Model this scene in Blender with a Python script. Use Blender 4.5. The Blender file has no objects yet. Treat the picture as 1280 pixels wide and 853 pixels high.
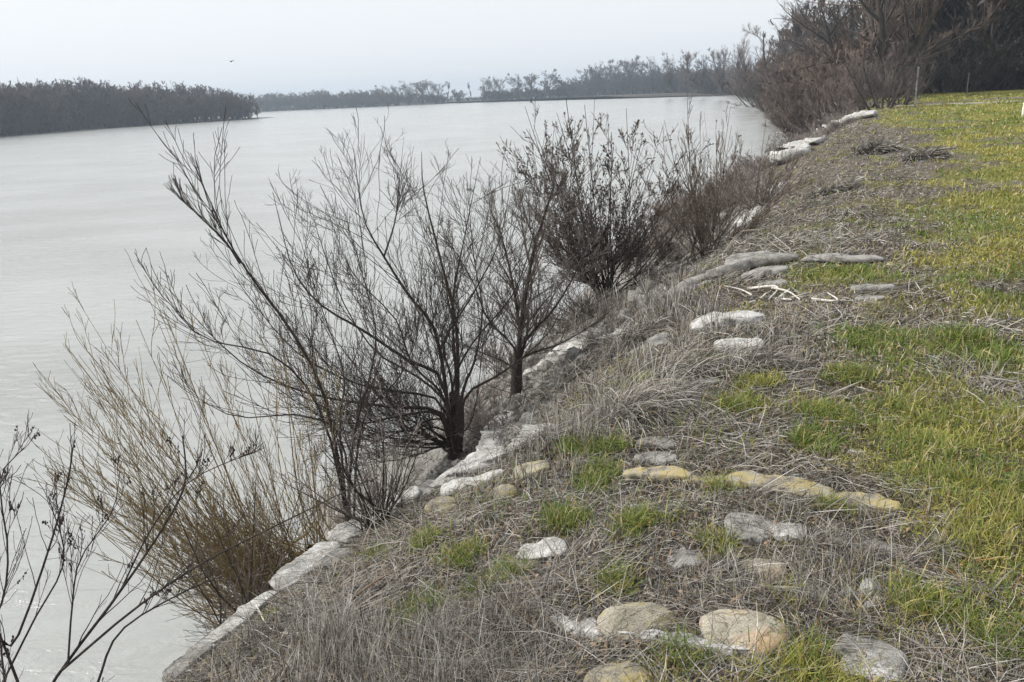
import bpy, math, random
import numpy as np
from mathutils import Matrix, Vector

# ------------------------------------------------------------------ camera, world, sun, exposure
sc = bpy.context.scene
COL = sc.collection
R = math.radians
F = 1065.0
PITCH, ROLL, EYE = R(16.2), R(2.86), 1.6
WATER = -2.9
fwd = np.array([0, math.cos(PITCH), -math.sin(PITCH)])
r0 = np.array([1.0, 0, 0]); u0 = np.array([0, math.sin(PITCH), math.cos(PITCH)])
RIGHT = r0*math.cos(ROLL) - u0*math.sin(ROLL)
UP = u0*math.cos(ROLL) + r0*math.sin(ROLL)
cam_d = bpy.data.cameras.new('camera'); cam = bpy.data.objects.new('camera', cam_d); COL.objects.link(cam)
M4 = Matrix.Identity(4)
for i in range(3):
    M4[i][0] = RIGHT[i]; M4[i][1] = UP[i]; M4[i][2] = -fwd[i]
M4[2][3] = EYE
cam.matrix_world = M4
cam_d.sensor_fit = 'HORIZONTAL'; cam_d.angle_x = 2*math.atan(640/F)
cam_d.clip_start = 0.05; cam_d.clip_end = 8000
sc.camera = cam

SUN_EL, SUN_AZ = R(43), R(-88)
world = bpy.data.worlds.new('World'); sc.world = world; world.use_nodes = True
nt = world.node_tree; nt.nodes.clear()
wo = nt.nodes.new('ShaderNodeOutputWorld'); bg = nt.nodes.new('ShaderNodeBackground')
sky = nt.nodes.new('ShaderNodeTexSky'); sky.sky_type = 'NISHITA'; sky.sun_disc = False
sky.sun_elevation = SUN_EL; sky.sun_rotation = SUN_AZ % (2*math.pi)
sky.air_density = 1.0; sky.dust_density = 4.0; sky.ozone_density = 1.0
hs = nt.nodes.new('ShaderNodeHueSaturation'); hs.inputs['Saturation'].default_value = 0.35
mixw = nt.nodes.new('ShaderNodeMix'); mixw.data_type = 'RGBA'; mixw.inputs[0].default_value = 0.72
mixw.inputs[7].default_value = (8.9, 9.15, 9.5, 1)       # high thin cloud veil over the whole sky
nt.links.new(sky.outputs[0], hs.inputs['Color']); nt.links.new(hs.outputs[0], mixw.inputs[6])
nt.links.new(mixw.outputs[2], bg.inputs['Color']); bg.inputs['Strength'].default_value = 0.110
nt.links.new(bg.outputs[0], wo.inputs['Surface'])
sd = bpy.data.lights.new('sun', 'SUN'); sd.energy = 3.3; sd.angle = R(1.0); sd.color = (1.0, 0.965, 0.91)
sun = bpy.data.objects.new('sun', sd); COL.objects.link(sun)
sv = Vector((math.sin(SUN_AZ)*math.cos(SUN_EL), math.cos(SUN_AZ)*math.cos(SUN_EL), math.sin(SUN_EL)))
sun.rotation_euler = sv.to_track_quat('Z', 'Y').to_euler(); sun.location = (0, 0, 20)
vs = sc.view_settings; vs.view_transform = 'Standard'; vs.look = 'None'; vs.exposure = 0.25; vs.gamma = 1.0
vs.use_curve_mapping = False
try:
    sc.cycles.use_denoising = True
    sc.cycles.max_bounces = 5; sc.cycles.diffuse_bounces = 2; sc.cycles.glossy_bounces = 2
    sc.cycles.transmission_bounces = 2; sc.cycles.transparent_max_bounces = 4; sc.cycles.volume_bounces = 0
except Exception: pass

rng = np.random.default_rng(7); random.seed(7)

# ------------------------------------------------------------------ maths helpers
def _h(ix, iy, seed=0):
    n = (ix.astype(np.int64)*374761393 + iy.astype(np.int64)*668265263 + seed*1442695041) & 0xffffffff
    n = ((n ^ (n >> 13))*1274126177) & 0xffffffff
    return ((n ^ (n >> 16)) & 0xffff)/65535.0
def vnoise(x, y, seed=0):
    ix = np.floor(x); iy = np.floor(y); fx = x-ix; fy = y-iy
    fx = fx*fx*(3-2*fx); fy = fy*fy*(3-2*fy)
    ix = ix.astype(np.int64); iy = iy.astype(np.int64)
    a = _h(ix, iy, seed); b = _h(ix+1, iy, seed); c = _h(ix, iy+1, seed); d = _h(ix+1, iy+1, seed)
    return (a*(1-fx)+b*fx)*(1-fy) + (c*(1-fx)+d*fx)*fy
def fbm(x, y, octaves=3, seed=0):
    v = 0; a = 0.5; t = 0
    for o in range(octaves):
        v = v + a*vnoise(x*2**o, y*2**o, seed+o*17); t += a; a *= 0.5
    return v/t - 0.5
def sstep(x, a, b):
    t = np.clip((x-a)/(b-a), 0, 1); return t*t*(3-2*t)
EY = np.array([-40, -20, 0, 2.6, 3.5, 4.0, 4.5, 5.2, 8.3, 15, 23, 33, 45, 70, 116, 220, 409, 520, 900.])
EX = np.array([-18, -9, -2.95, -1.68, -1.24, -0.97, -0.60, -0.05, 1.25, 4.4, 7.0, 12.4, 17.6, 26, 39.5, 67, 105, 110, -50.])
EXs = EX
def edge(y): return np.interp(y, EY, EX)
def sdist(x, y): return (x-edge(y))*0.91
PS = np.array([-30, -9, -3.0, -1.0, -0.25, 0, 0.35, 0.9, 1.8, 3.0, 8, 2000.])
PZ = np.array([-5.5, -4.9, -3.55, -1.45, -0.86, -0.66, -0.46, -0.2, -0.03, 0, 0, 0.])
def terrain(x, y):
    x = np.asarray(x, float); y = np.asarray(y, float)
    s = sdist(x, y)
    k = np.where(s < 0, 1.0/(0.42+0.18*sstep(y, 2.6, 4.6)+0.45*sstep(y, 5.4, 6.8)+0.5*sstep(y, 7, 9.5)-0.8*sstep(y, 30, 48)), 1.0)   # steeper bank close by
    z = np.interp(s*k, PS, PZ)
    w = sstep(s, -1.2, 0.6)
    near = 1-sstep(y, 60, 120)
    z = z + (0.10*fbm(x*0.9, y*0.9, 2, 3) + 0.075*fbm(x*3.1, y*3.1, 2, 5))*(0.55+0.45*w)*near + 0.10*fbm(x*7, y*7, 2, 11)*(1-w)*near
    z = z + 0.25*fbm(x*0.12, y*0.12, 2, 9)*sstep(s, 3, 9)
    return z
def ray(px, py):
    d = fwd*F + RIGHT*(px-640) - UP*(py-426.5)
    return d/np.linalg.norm(d)
def at(px, py):
    """point of the bank seen at a photograph pixel"""
    return at_many([px], [py])[0]
def at_many(px, py):
    px = np.asarray(px, float); py = np.asarray(py, float)
    d = fwd[None]*F + RIGHT[None]*(px-640)[:, None] - UP[None]*(py-426.5)[:, None]; d /= np.linalg.norm(d, axis=1, keepdims=True)
    t = np.full(len(px), 1.2); live = np.ones(len(px), bool)
    for _ in range(700):
        p = np.array([[0, 0, EYE]])+d[live]*t[live, None]; c = p[:, 2]-terrain(p[:, 0], p[:, 1])
        i = np.where(live)[0]; hit = (c <= 0.004) | (p[:, 2] < WATER)
        t[i[~hit]] += np.maximum(0.004, c[~hit]*0.35); live[i[hit]] = False
        if not live.any(): break
    return np.array([[0, 0, EYE]])+d*t[:, None]
def at_near(px, py, smin=-0.35, t0=2.5, t1=9):
    """where a pixel's ray passes closest over the upper bank"""
    d = ray(px, py); t = np.arange(t0, t1, 0.02); P = np.array([[0, 0, EYE]])+d[None]*t[:, None]
    c = P[:, 2]-terrain(P[:, 0], P[:, 1]); ok = sdist(P[:, 0], P[:, 1]) > smin; c = np.where(ok, c, 99)
    i = int(np.argmin(c)) if c.min() > 0 else int(np.argmax(c <= 0))
    return P[i], float(c[i])
def at_s(px, py, s_, up):
    """where a pixel's ray crosses the line s_ metres off the bank edge, lowered to at most `up` over the ground"""
    d = ray(px, py); t = np.arange(2.0, 12, 0.01); P = np.array([[0, 0, EYE]])+d[None]*t[:, None]
    i = int(np.argmax(sdist(P[:, 0], P[:, 1]) < s_)); p = P[i].copy(); p[2] = min(p[2], g(p[0], p[1])+up); return p
def at_z(px, py, z):
    d = ray(px, py); t = (z-EYE)/d[2]; return np.array([0, 0, EYE])+d*t
def at_y(px, py, y):
    d = ray(px, py); t = y/d[1]; return np.array([0, 0, EYE])+d*t
def g(x, y): return float(terrain(x, y))

# ------------------------------------------------------------------ mesh collector
class MB:
    def __init__(s): s.v = []; s.q = []; s.t = []; s.c = []; s.n = 0
    def add(s, v, q=None, t=None, c=None):
        v = np.asarray(v, np.float32).reshape(-1, 3)
        s.v.append(v)
        if q is not None and len(q): s.q.append(np.asarray(q, np.int64).reshape(-1, 4)+s.n)
        if t is not None and len(t): s.t.append(np.asarray(t, np.int64).reshape(-1, 3)+s.n)
        if c is None: c = np.ones((len(v), 3), np.float32)
        c = np.asarray(c, np.float32)
        if c.ndim == 1: c = np.tile(c, (len(v), 1))
        s.c.append(c); s.n += len(v)
    def mesh(s, name, mat, origin=(0, 0, 0), smooth=True):
        v = np.concatenate(s.v) - np.asarray(origin, np.float32)
        q = np.concatenate(s.q) if s.q else np.zeros((0, 4), np.int64)
        t = np.concatenate(s.t) if s.t else np.zeros((0, 3), np.int64)
        me = bpy.data.meshes.new(name)
        me.vertices.add(len(v)); me.vertices.foreach_set('co', v.ravel())
        nl = q.size+t.size; me.loops.add(nl)
        me.loops.foreach_set('vertex_index', np.concatenate([q.ravel(), t.ravel()]).astype(np.int32))
        npoly = len(q)+len(t); me.polygons.add(npoly)
        ls = np.concatenate([np.arange(len(q))*4, len(q)*4+np.arange(len(t))*3]).astype(np.int32)
        me.polygons.foreach_set('loop_start', ls)
        me.polygons.foreach_set('use_smooth', np.full(npoly, smooth))
        a = me.color_attributes.new('tint', 'FLOAT_COLOR', 'POINT')
        c = np.concatenate(s.c); a.data.foreach_set('color', np.hstack([c, np.ones((len(c), 1), np.float32)]).ravel())
        me.update(calc_edges=True)
        me.materials.append(mat)
        return me
    def obj(s, name, mat, parent=None, loc=None, smooth=True):
        loc = (0, 0, 0) if loc is None else tuple(float(a) for a in loc)
        me = s.mesh(name, mat, loc, smooth)
        o = bpy.data.objects.new(name, me); COL.objects.link(o)
        if parent is not None: o.parent = parent
        else: o.location = loc
        return o
def tag(o, label=None, cat=None, group=None, kind=None):
    if label: o['label'] = label
    if cat: o['category'] = cat
    if group: o['group'] = group
    if kind: o['kind'] = kind
    return o
def empty(name, loc, label, cat, group=None):
    o = bpy.data.objects.new(name, None); COL.objects.link(o); o.location = tuple(float(a) for a in loc)
    o.empty_display_size = 0.2
    return tag(o, label, cat, group)

def norm(a): return a/np.maximum(np.linalg.norm(a, axis=-1, keepdims=True), 1e-9)
def tubes(mb, P, Rr, sides=4, col=None):
    """P (N,K,3) centre lines, Rr (N,K) radii"""
    N, K, _ = P.shape
    if N == 0: return
    T = norm(np.gradient(P, axis=1))
    md = norm(P[:, -1]-P[:, 0])
    ref = np.where(np.abs(md[:, 2:3]) > 0.75, np.array([[1.0, 0.13, 0]]), np.array([[0, 0.1, 1.0]]))
    A = norm(np.cross(T, ref[:, None, :])); B = np.cross(T, A)
    if sides == 2:
        V = np.stack([P-A*Rr[..., None], P+A*Rr[..., None]], axis=2)
        i = np.arange(N)[:, None]*K*2 + np.arange(K-1)[None]*2
        q = np.stack([i, i+1, i+3, i+2], -1).reshape(-1, 4)
    else:
        an = np.arange(sides)*2*math.pi/sides
        V = P[:, :, None] + (A[:, :, None]*np.cos(an)[:, None] + B[:, :, None]*np.sin(an)[:, None])*Rr[:, :, None, None]
        base = (np.arange(N)[:, None, None]*K + np.arange(K-1)[None, :, None])*sides
        j = np.arange(sides)[None, None]; j2 = (j+1) % sides
        q = np.stack([base+j, base+j2, base+sides+j2, base+sides+j], -1).reshape(-1, 4)
    c = None
    if col is not None:
        c = np.repeat(np.asarray(col, np.float32).reshape(N, 1, 3), K*max(sides, 2), axis=1).reshape(-1, 3)
    mb.add(V.reshape(-1, 3), q=q, c=c)
def grow(S, D, L, K, wander, trop, tv=(0, 0, 1)):
    D = norm(D); P = [S]; p = S.copy(); d = D.copy(); tv = np.asarray(tv, float)
    for k in range(K-1):
        d = norm(d + wander*rng.normal(size=d.shape) + trop*tv)
        p = p + d*(L/(K-1))[:, None]; P.append(p)
    return np.stack(P, 1)
def taper(r, K, end=0.25): return r[:, None]*np.linspace(1, end, K)[None]
def spawn(P, Rr, n, t0, t1, ang, ratio, rr=0.6, up=0.0, keep=1.0):
    N, K, _ = P.shape
    n_tot = int(N*n)
    pi = rng.integers(0, N, n_tot); t = rng.uniform(t0, t1, n_tot)
    f = t*(K-1); i = np.minimum(f.astype(int), K-2); fr = (f-i)[:, None]
    S = P[pi, i]*(1-fr)+P[pi, i+1]*fr
    T = norm(P[pi, i+1]-P[pi, i])
    Q = norm(np.cross(T, rng.normal(size=T.shape)))
    a = ang*rng.uniform(0.6, 1.3, n_tot)[:, None]
    D = norm(T*np.cos(a)+Q*np.sin(a)+np.array([0, 0, up]))
    L = np.linalg.norm(np.diff(P, axis=1), axis=2).sum(1)[pi]*ratio*(1-0.70*t)*rng.uniform(0.5, 1.3, n_tot)
    r = (Rr[pi, i]*(1-fr[:, 0])+Rr[pi, i+1]*fr[:, 0])*rr
    return S, D, L, r
def resample(pts, K):
    pts = np.asarray(pts, float)
    # catmull-rom
    P = np.vstack([2*pts[0]-pts[1], pts, 2*pts[-1]-pts[-2]]); n = len(pts)-1
    u = np.linspace(0, n-1e-6, K); i = u.astype(int); t = (u-i)[:, None]
    a, b, c, d = P[i], P[i+1], P[i+2], P[i+3]
    return 0.5*((2*b)+(-a+c)*t+(2*a-5*b+4*c-d)*t*t+(-a+3*b-3*c+d)*t**3)

# ------------------------------------------------------------------ materials
def mat_new(name):
    m = bpy.data.materials.new(name); m.use_nodes = True
    nt = m.node_tree; b = nt.nodes['Principled BSDF']; return m, nt, b
def N(nt, t, **kw):
    n = nt.nodes.new(t)
    for k, v in kw.items(): setattr(n, k, v)
    return n
def tinted(name, rough=0.85, base=(1, 1, 1), transl=0.0, spec=0.2, scale=0):
    m, nt, b = mat_new(name)
    a = N(nt, 'ShaderNodeVertexColor'); a.layer_name = 'tint'
    mx = N(nt, 'ShaderNodeMix', data_type='RGBA', blend_type='MULTIPLY'); mx.inputs[0].default_value = 1
    nt.links.new(a.outputs[0], mx.inputs[6]); mx.inputs[7].default_value = (*base, 1)
    out = mx.outputs[2]
    if scale:
        tc = N(nt, 'ShaderNodeTexCoord'); no = N(nt, 'ShaderNodeTexNoise'); no.inputs['Scale'].default_value = scale
        nt.links.new(tc.outputs['Object'], no.inputs['Vector'])
        mr = N(nt, 'ShaderNodeMapRange'); mr.inputs[1].default_value = 0.3; mr.inputs[2].default_value = 0.7
        mr.inputs[3].default_value = 0.6; mr.inputs[4].default_value = 1.4
        nt.links.new(no.outputs[0], mr.inputs[0])
        m2 = N(nt, 'ShaderNodeVectorMath', operation='SCALE'); nt.links.new(out, m2.inputs[0]); nt.links.new(mr.outputs[0], m2.inputs['Scale'])
        out = m2.outputs[0]
        bp = N(nt, 'ShaderNodeBump'); bp.inputs['Strength'].default_value = 0.4; bp.inputs['Distance'].default_value = 0.004
        nt.links.new(no.outputs[0], bp.inputs['Height']); nt.links.new(bp.outputs[0], b.inputs['Normal'])
    nt.links.new(out, b.inputs['Base Color'])
    b.inputs['Roughness'].default_value = rough; b.inputs['Specular IOR Level'].default_value = spec
    if transl > 0:
        tr = N(nt, 'ShaderNodeBsdfTranslucent'); nt.links.new(out, tr.inputs[0])
        ms = N(nt, 'ShaderNodeMixShader'); ms.inputs[0].default_value = transl
        nt.links.new(b.outputs[0], ms.inputs[1]); nt.links.new(tr.outputs[0], ms.inputs[2])
        nt.links.new(ms.outputs[0], nt.nodes['Material Output'].inputs[0])
    return m
def ramp(nt, fac, stops):
    r = N(nt, 'ShaderNodeValToRGB'); e = r.color_ramp.elements
    while len(e) < len(stops): e.new(0.5)
    for el, (p, c) in zip(e, stops): el.position = p; el.color = (*c, 1)
    nt.links.new(fac, r.inputs[0]); return r.outputs[0]
def noise(nt, vec, scale, detail=4, rough=0.55, dist=0.0):
    n = N(nt, 'ShaderNodeTexNoise'); n.inputs['Scale'].default_value = scale; n.inputs['Detail'].default_value = detail
    n.inputs['Roughness'].default_value = rough; n.inputs['Distortion'].default_value = dist
    nt.links.new(vec, n.inputs['Vector']); return n.outputs[0]
def mixc(nt, fac, a, b, blend='MIX'):
    m = N(nt, 'ShaderNodeMix', data_type='RGBA', blend_type=blend)
    for s, v in ((0, fac), (6, a), (7, b)):
        if hasattr(v, 'is_linked'): nt.links.new(v, m.inputs[s])
        else: m.inputs[s].default_value = v if s == 0 else (*v, 1)
    return m.outputs[2]

def mat_cement(name, pale=(0.50, 0.49, 0.46), dark=(0.16, 0.15, 0.13), lichen=0.0, lcol=(0.42, 0.32, 0.10), warm=0.0):
    m, nt, b = mat_new(name); tc = N(nt, 'ShaderNodeTexCoord').outputs['Object']
    c = ramp(nt, noise(nt, tc, 9, 8, 0.7), [(0.30, dark), (0.45, tuple(0.5*(a+d) for a, d in zip(pale, dark))), (0.56, pale), (0.8, tuple(min(0.8, a*1.15) for a in pale))])
    sp = ramp(nt, noise(nt, tc, 160, 3, 0.8), [(0.40, (0.55, 0.53, 0.5)), (0.55, (1, 1, 1))])
    c = mixc(nt, 1.0, c, sp, 'MULTIPLY')
    if warm: c = mixc(nt, ramp(nt, noise(nt, tc, 6, 3), [(0.5, (0, 0, 0)), (0.68, (warm,)*3)]), c, (0.55, 0.30, 0.16))
    if lichen:
        f = ramp(nt, noise(nt, tc, 14, 6, 0.75), [(0.62-0.35*lichen, (0, 0, 0)), (0.72-0.3*lichen, (0.85,)*3)])
        c = mixc(nt, f, c, lcol)
    vo = N(nt, 'ShaderNodeTexVoronoi', feature='DISTANCE_TO_EDGE'); vo.inputs['Scale'].default_value = 5.5
    wv_ = N(nt, 'ShaderNodeVectorMath', operation='ADD'); nz_ = N(nt, 'ShaderNodeTexNoise'); nz_.inputs['Scale'].default_value = 12; nt.links.new(tc, nz_.inputs['Vector'])
    s3_ = N(nt, 'ShaderNodeVectorMath', operation='SCALE'); s3_.inputs['Scale'].default_value = 0.12; nt.links.new(nz_.outputs['Color'], s3_.inputs[0]); nt.links.new(tc, wv_.inputs[0]); nt.links.new(s3_.outputs[0], wv_.inputs[1])
    nt.links.new(wv_.outputs[0], vo.inputs['Vector'])
    crk = ramp(nt, vo.outputs['Distance'], [(0.0, (0.35, 0.33, 0.30)), (0.022, (1, 1, 1))])
    c = mixc(nt, 0.75, c, mixc(nt, 1.0, c, crk, 'MULTIPLY'))
    nt.links.new(c, b.inputs['Base Color']); b.inputs['Roughness'].default_value = 0.92; b.inputs['Specular IOR Level'].default_value = 0.15
    bp = N(nt, 'ShaderNodeBump'); bp.inputs['Strength'].default_value = 0.7; bp.inputs['Distance'].default_value = 0.012
    nt.links.new(noise(nt, tc, 70, 10, 0.8), bp.inputs['Height']); nt.links.new(bp.outputs[0], b.inputs['Normal'])
    return m
M_white = mat_cement('cement_white', (0.62, 0.61, 0.59), (0.24, 0.23, 0.21))
M_grey = mat_cement('cement_grey', (0.36, 0.35, 0.33), (0.13, 0.12, 0.11))
M_yel = mat_cement('cement_lichen', (0.42, 0.39, 0.32), (0.18, 0.16, 0.13), 0.42, (0.42, 0.34, 0.14))
M_beige = mat_cement('stone_beige', (0.52, 0.48, 0.39), (0.30, 0.27, 0.21), 0.1, (0.40, 0.34, 0.16), 0.6)
M_beige2 = mat_cement('stone_ochre', (0.46, 0.43, 0.35), (0.22, 0.20, 0.15), 0.3, (0.36, 0.31, 0.13))
M_rock = mat_cement('slope_rock', (0.32, 0.31, 0.29), (0.10, 0.095, 0.085))
M_bark = tinted('bark_dark', 0.9, (0.045, 0.038, 0.033), scale=60)
M_twig = tinted('twig_dark', 0.8, (0.060, 0.049, 0.041))
M_willow = tinted('bark_willow', 0.7, (0.20, 0.14, 0.06), scale=60)
M_willow_t = tinted('twig_willow', 0.6, (0.20, 0.155, 0.085))
M_grass = tinted('grass_green', 0.6, (1, 1, 1), transl=0.3)
M_dry = tinted('grass_dry', 0.8, (1, 1, 1), transl=0.12)
M_seed = tinted('seed_head', 0.9, (0.055, 0.042, 0.035))
M_pale_wood = tinted('dead_wood', 0.85, (0.55, 0.52, 0.47), scale=50)
M_twig2 = tinted('brush_grey', 0.85, (0.20, 0.172, 0.155))
M_red = tinted('twig_red', 0.85, (0.19, 0.152, 0.132))

# ground
def mat_ground():
    m, nt, b = mat_new('bank_ground'); tc = N(nt, 'ShaderNodeTexCoord').outputs['Object']
    a = N(nt, 'ShaderNodeVertexColor'); a.layer_name = 'tint'
    soil = ramp(nt, noise(nt, tc, 5, 10, 0.75), [(0.3, (0.055, 0.047, 0.038)), (0.5, (0.125, 0.11, 0.092)), (0.7, (0.27, 0.245, 0.21))])
    fine = ramp(nt, noise(nt, tc, 60, 6, 0.8), [(0.35, (0.5, 0.5, 0.5)), (0.6, (1.25, 1.22, 1.18))])
    soil = mixc(nt, 1.0, soil, fine, 'MULTIPLY')
    gr = ramp(nt, noise(nt, tc, 3, 8, 0.7), [(0.32, (0.10, 0.115, 0.03)), (0.5, (0.18, 0.18, 0.045)), (0.66, (0.27, 0.245, 0.075))])
    gr = mixc(nt, 1.0, gr, fine, 'MULTIPLY')
    sp = N(nt, 'ShaderNodeSeparateColor'); nt.links.new(a.outputs[0], sp.inputs[0])
    c = mixc(nt, sp.outputs[1], soil, gr)
    rub = ramp(nt, noise(nt, tc, 8, 8, 0.8), [(0.35, (0.12, 0.115, 0.105)), (0.6, (0.34, 0.33, 0.31))])
    c = mixc(nt, sp.outputs[2], c, rub)
    nt.links.new(c, b.inputs['Base Color']); b.inputs['Roughness'].default_value = 1.0; b.inputs['Specular IOR Level'].default_value = 0.05
    bp = N(nt, 'ShaderNodeBump'); bp.inputs['Strength'].default_value = 0.9; bp.inputs['Distance'].default_value = 0.03
    nt.links.new(noise(nt, tc, 22, 10, 0.75), bp.inputs['Height']); nt.links.new(bp.outputs[0], b.inputs['Normal'])
    return m
M_ground = mat_ground()
def mat_water():
    m, nt, b = mat_new('river_water'); tc = N(nt, 'ShaderNodeTexCoord').outputs['Object']
    c = ramp(nt, noise(nt, tc, 0.12, 4, 0.5), [(0.35, (0.30, 0.304, 0.285)), (0.65, (0.345, 0.35, 0.33))])
    nt.links.new(c, b.inputs['Base Color']); b.inputs['Roughness'].default_value = 0.22; b.inputs['IOR'].default_value = 1.8
    mp = N(nt, 'ShaderNodeMapping'); mp.inputs['Rotation'].default_value = (0, 0, R(30)); mp.inputs['Scale'].default_value = (1.0, 2.4, 1)
    nt.links.new(tc, mp.inputs['Vector'])
    n1 = noise(nt, mp.outputs[0], 1.7, 6, 0.62, 0.5)
    n2 = noise(nt, mp.outputs[0], 0.10, 3, 0.5)
    mod = N(nt, 'ShaderNodeMapRange'); mod.inputs[1].default_value = 0.40; mod.inputs[2].default_value = 0.65; mod.inputs[3].default_value = 0.25; mod.inputs[4].default_value = 1.0
    nt.links.new(n2, mod.inputs[0])
    mu = N(nt, 'ShaderNodeMath', operation='MULTIPLY'); nt.links.new(n1, mu.inputs[0]); nt.links.new(mod.outputs[0], mu.inputs[1])
    bp = N(nt, 'ShaderNodeBump'); bp.inputs['Strength'].default_value = 0.9; bp.inputs['Distance'].default_value = 0.14
    nt.links.new(mu.outputs[0], bp.inputs['Height']); nt.links.new(bp.outputs[0], b.inputs['Normal'])
    return m
M_water = mat_water()

# ------------------------------------------------------------------ setting: ground, water, far land
GREEN_SPOTS = [(700, 655, .13), (790, 660, .17), (520, 770, .14), (900, 690, .12), (640, 722, .12), (1030, 520, .28), (1010, 555, .22), (1130, 520, .30), (1200, 430, .35),
    (1060, 470, .2), (945, 483, .18), (880, 457, .2), (740, 606, .16), (720, 563, .14), (240, 828, .10), (335, 775, .07), (575, 705, .11), (850, 818, .10), (1000, 838, .16), (905, 612, .12),
    (790, 485, .14), (925, 510, .2), (1040, 640, .1), (1160, 560, .3), (1240, 520, .3), (1050, 345, .6), (1090, 430, .4), (430, 682, .05), (770, 735, .1), (760, 562, .1), (560, 636, .06), (1200, 610, .3),
    (600, 745, .07), (530, 682, .08), (470, 700, .05), (1220, 690, .3), (1150, 760, .14), (1240, 800, .2)]
SPOT = [(at(px, py)[:2], r*0.8) for px, py, r in GREEN_SPOTS]
def green_map(x, y):
    s = sdist(x, y)
    lim = 2.15 + 0.15*sstep(y, 3, 8) + 1.2*sstep(y, 11, 18) - 1.9*sstep(y, 24, 34)
    n = fbm(x*0.7, y*0.7, 3, 21)*1.5 + fbm(x*3.3, y*3.3, 2, 25)*1.2
    v = sstep(s-lim+n, -0.55, 0.75)*0.95
    patch = sstep(fbm(x*1.7, y*1.7, 2, 31), 0.17, 0.26)*0.5*(s > 0.6)
    v = np.maximum(v, patch)
    bare = sstep(fbm(x*1.6, y*1.6, 3, 41), 0.05, 0.2)*0.85
    v = v*(1-bare*(s < lim+3))
    for (c, r) in SPOT:
        b_ = np.where((np.abs(x-c[0]) < r*2.5) & (np.abs(y-c[1]) < r*3))[0]
        if len(b_):
            d = np.hypot(x[b_]-c[0], (y[b_]-c[1])*0.8)+0.10*fbm(x[b_]*8, y[b_]*8, 2, 3)
            v[b_] = np.maximum(v[b_], (1-sstep(d, r*0.35, r*1.1))*0.9)
    return v

ys = [-14.0]
while ys[-1] < 600: ys.append(ys[-1]+ (0.06 if 0.5 < ys[-1] < 9 else max(0.06, 0.02*abs(ys[-1]-4))))
ys = np.array(ys)
ss = np.concatenate([-np.geomspace(30, 3.2, 12), np.arange(-3, 5, 0.07), np.geomspace(5.1, 900, 60)])
SS, YY = np.meshgrid(ss, ys); XX = SS/0.91+edge(YY)
ZZ = terrain(XX, YY)
nr, ncn = XX.shape
idx = np.arange(nr*ncn).reshape(nr, ncn)
q = np.stack([idx[:-1, :-1], idx[:-1, 1:], idx[1:, 1:], idx[1:, :-1]], -1).reshape(-1, 4)
gm = green_map(XX.ravel(), YY.ravel())
rub = ((1-sstep(SS, -0.35, 0.15))*0.8*sstep(YY, 3, 4)*(1-sstep(YY, 14, 26))).ravel()
mb = MB(); mb.add(np.stack([XX, YY, ZZ], -1).reshape(-1, 3), q=q, c=np.stack([gm*0, gm, rub], -1))
tag(mb.obj('ground', M_ground), 'grassy river bank falling steeply to the water on its left', 'ground', kind='structure')

mb = MB(); mb.add([(-1600, -60, WATER), (400, -60, WATER), (400, 2200, WATER), (-1600, 2200, WATER)], q=[(0, 1, 2, 3)])
tag(mb.obj('water', M_water), 'wide calm silty river reflecting the pale sky', 'river', kind='structure')

def shore_land(name, pts, label, h=0.12, soilc=(0.06, 0.052, 0.045)):
    """low land with a sloping shore; pts counter-clockwise outline at the waterline"""
    pts = np.array(pts, float); c = pts.mean(0); d = norm(pts-c)
    mb = MB(); n = len(pts); rings = []
    for off, z in ((-4, WATER-1), (0, WATER+0.02), (1.2, WATER+0.10), (5, WATER+h), (60, WATER+h+0.3)):
        p = pts-d*off; rings.append(np.hstack([p, np.full((n, 1), z)]))
    rings.append(np.tile([[c[0], c[1], WATER+h+0.3]], (n, 1)))
    v = np.concatenate(rings); qs = []
    for k in range(len(rings)-1):
        for i in range(n):
            j = (i+1) % n; qs.append((k*n+i, k*n+j, (k+1)*n+j, (k+1)*n+i))
    m, nt_, b = mat_new(name+'_soil'); tc = N(nt_, 'ShaderNodeTexCoord').outputs['Object']
    nt_.links.new(ramp(nt_, noise(nt_, tc, 0.3, 6), [(0.3, tuple(a*0.6 for a in soilc)), (0.7, tuple(a*1.5 for a in soilc))]), b.inputs['Base Color'])
    b.inputs['Roughness'].default_value = 1
    mb.add(v, q=qs); return tag(mb.obj(name, m), label, 'land', kind='structure')
WP = lambda px, py: at_z(px, py, WATER)[:2]
isl = [WP(-260, 189), WP(-120, 182), WP(0, 171.5), WP(100, 163), WP(200, 156.5), WP(280, 151.5), WP(318, 149)]
tip = np.array(isl[-1])
isl_poly = [tuple(p) for p in isl] + [(tip[0]+4, tip[1]+14), (tip[0]-25, tip[1]+60), (tip[0]-260, tip[1]+160), (tip[0]-500, tip[1]+40)]
shore_land('island', isl_poly, 'low wooded island at the left of the river')
farp = [WP(240, 142.2), WP(330, 139.8), WP(450, 134.6), WP(560, 129.7), WP(640, 126.2), WP(720, 122.2), WP(790, 119.3), WP(850, 118), WP(905, 120)]
far_poly = [(-700, 640)] + [tuple(p) for p in farp] + [(200, 560), (300, 900), (100, 1500), (-900, 1500)]
shore_land('far_bank', far_poly, 'low far shore across the river')

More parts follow.
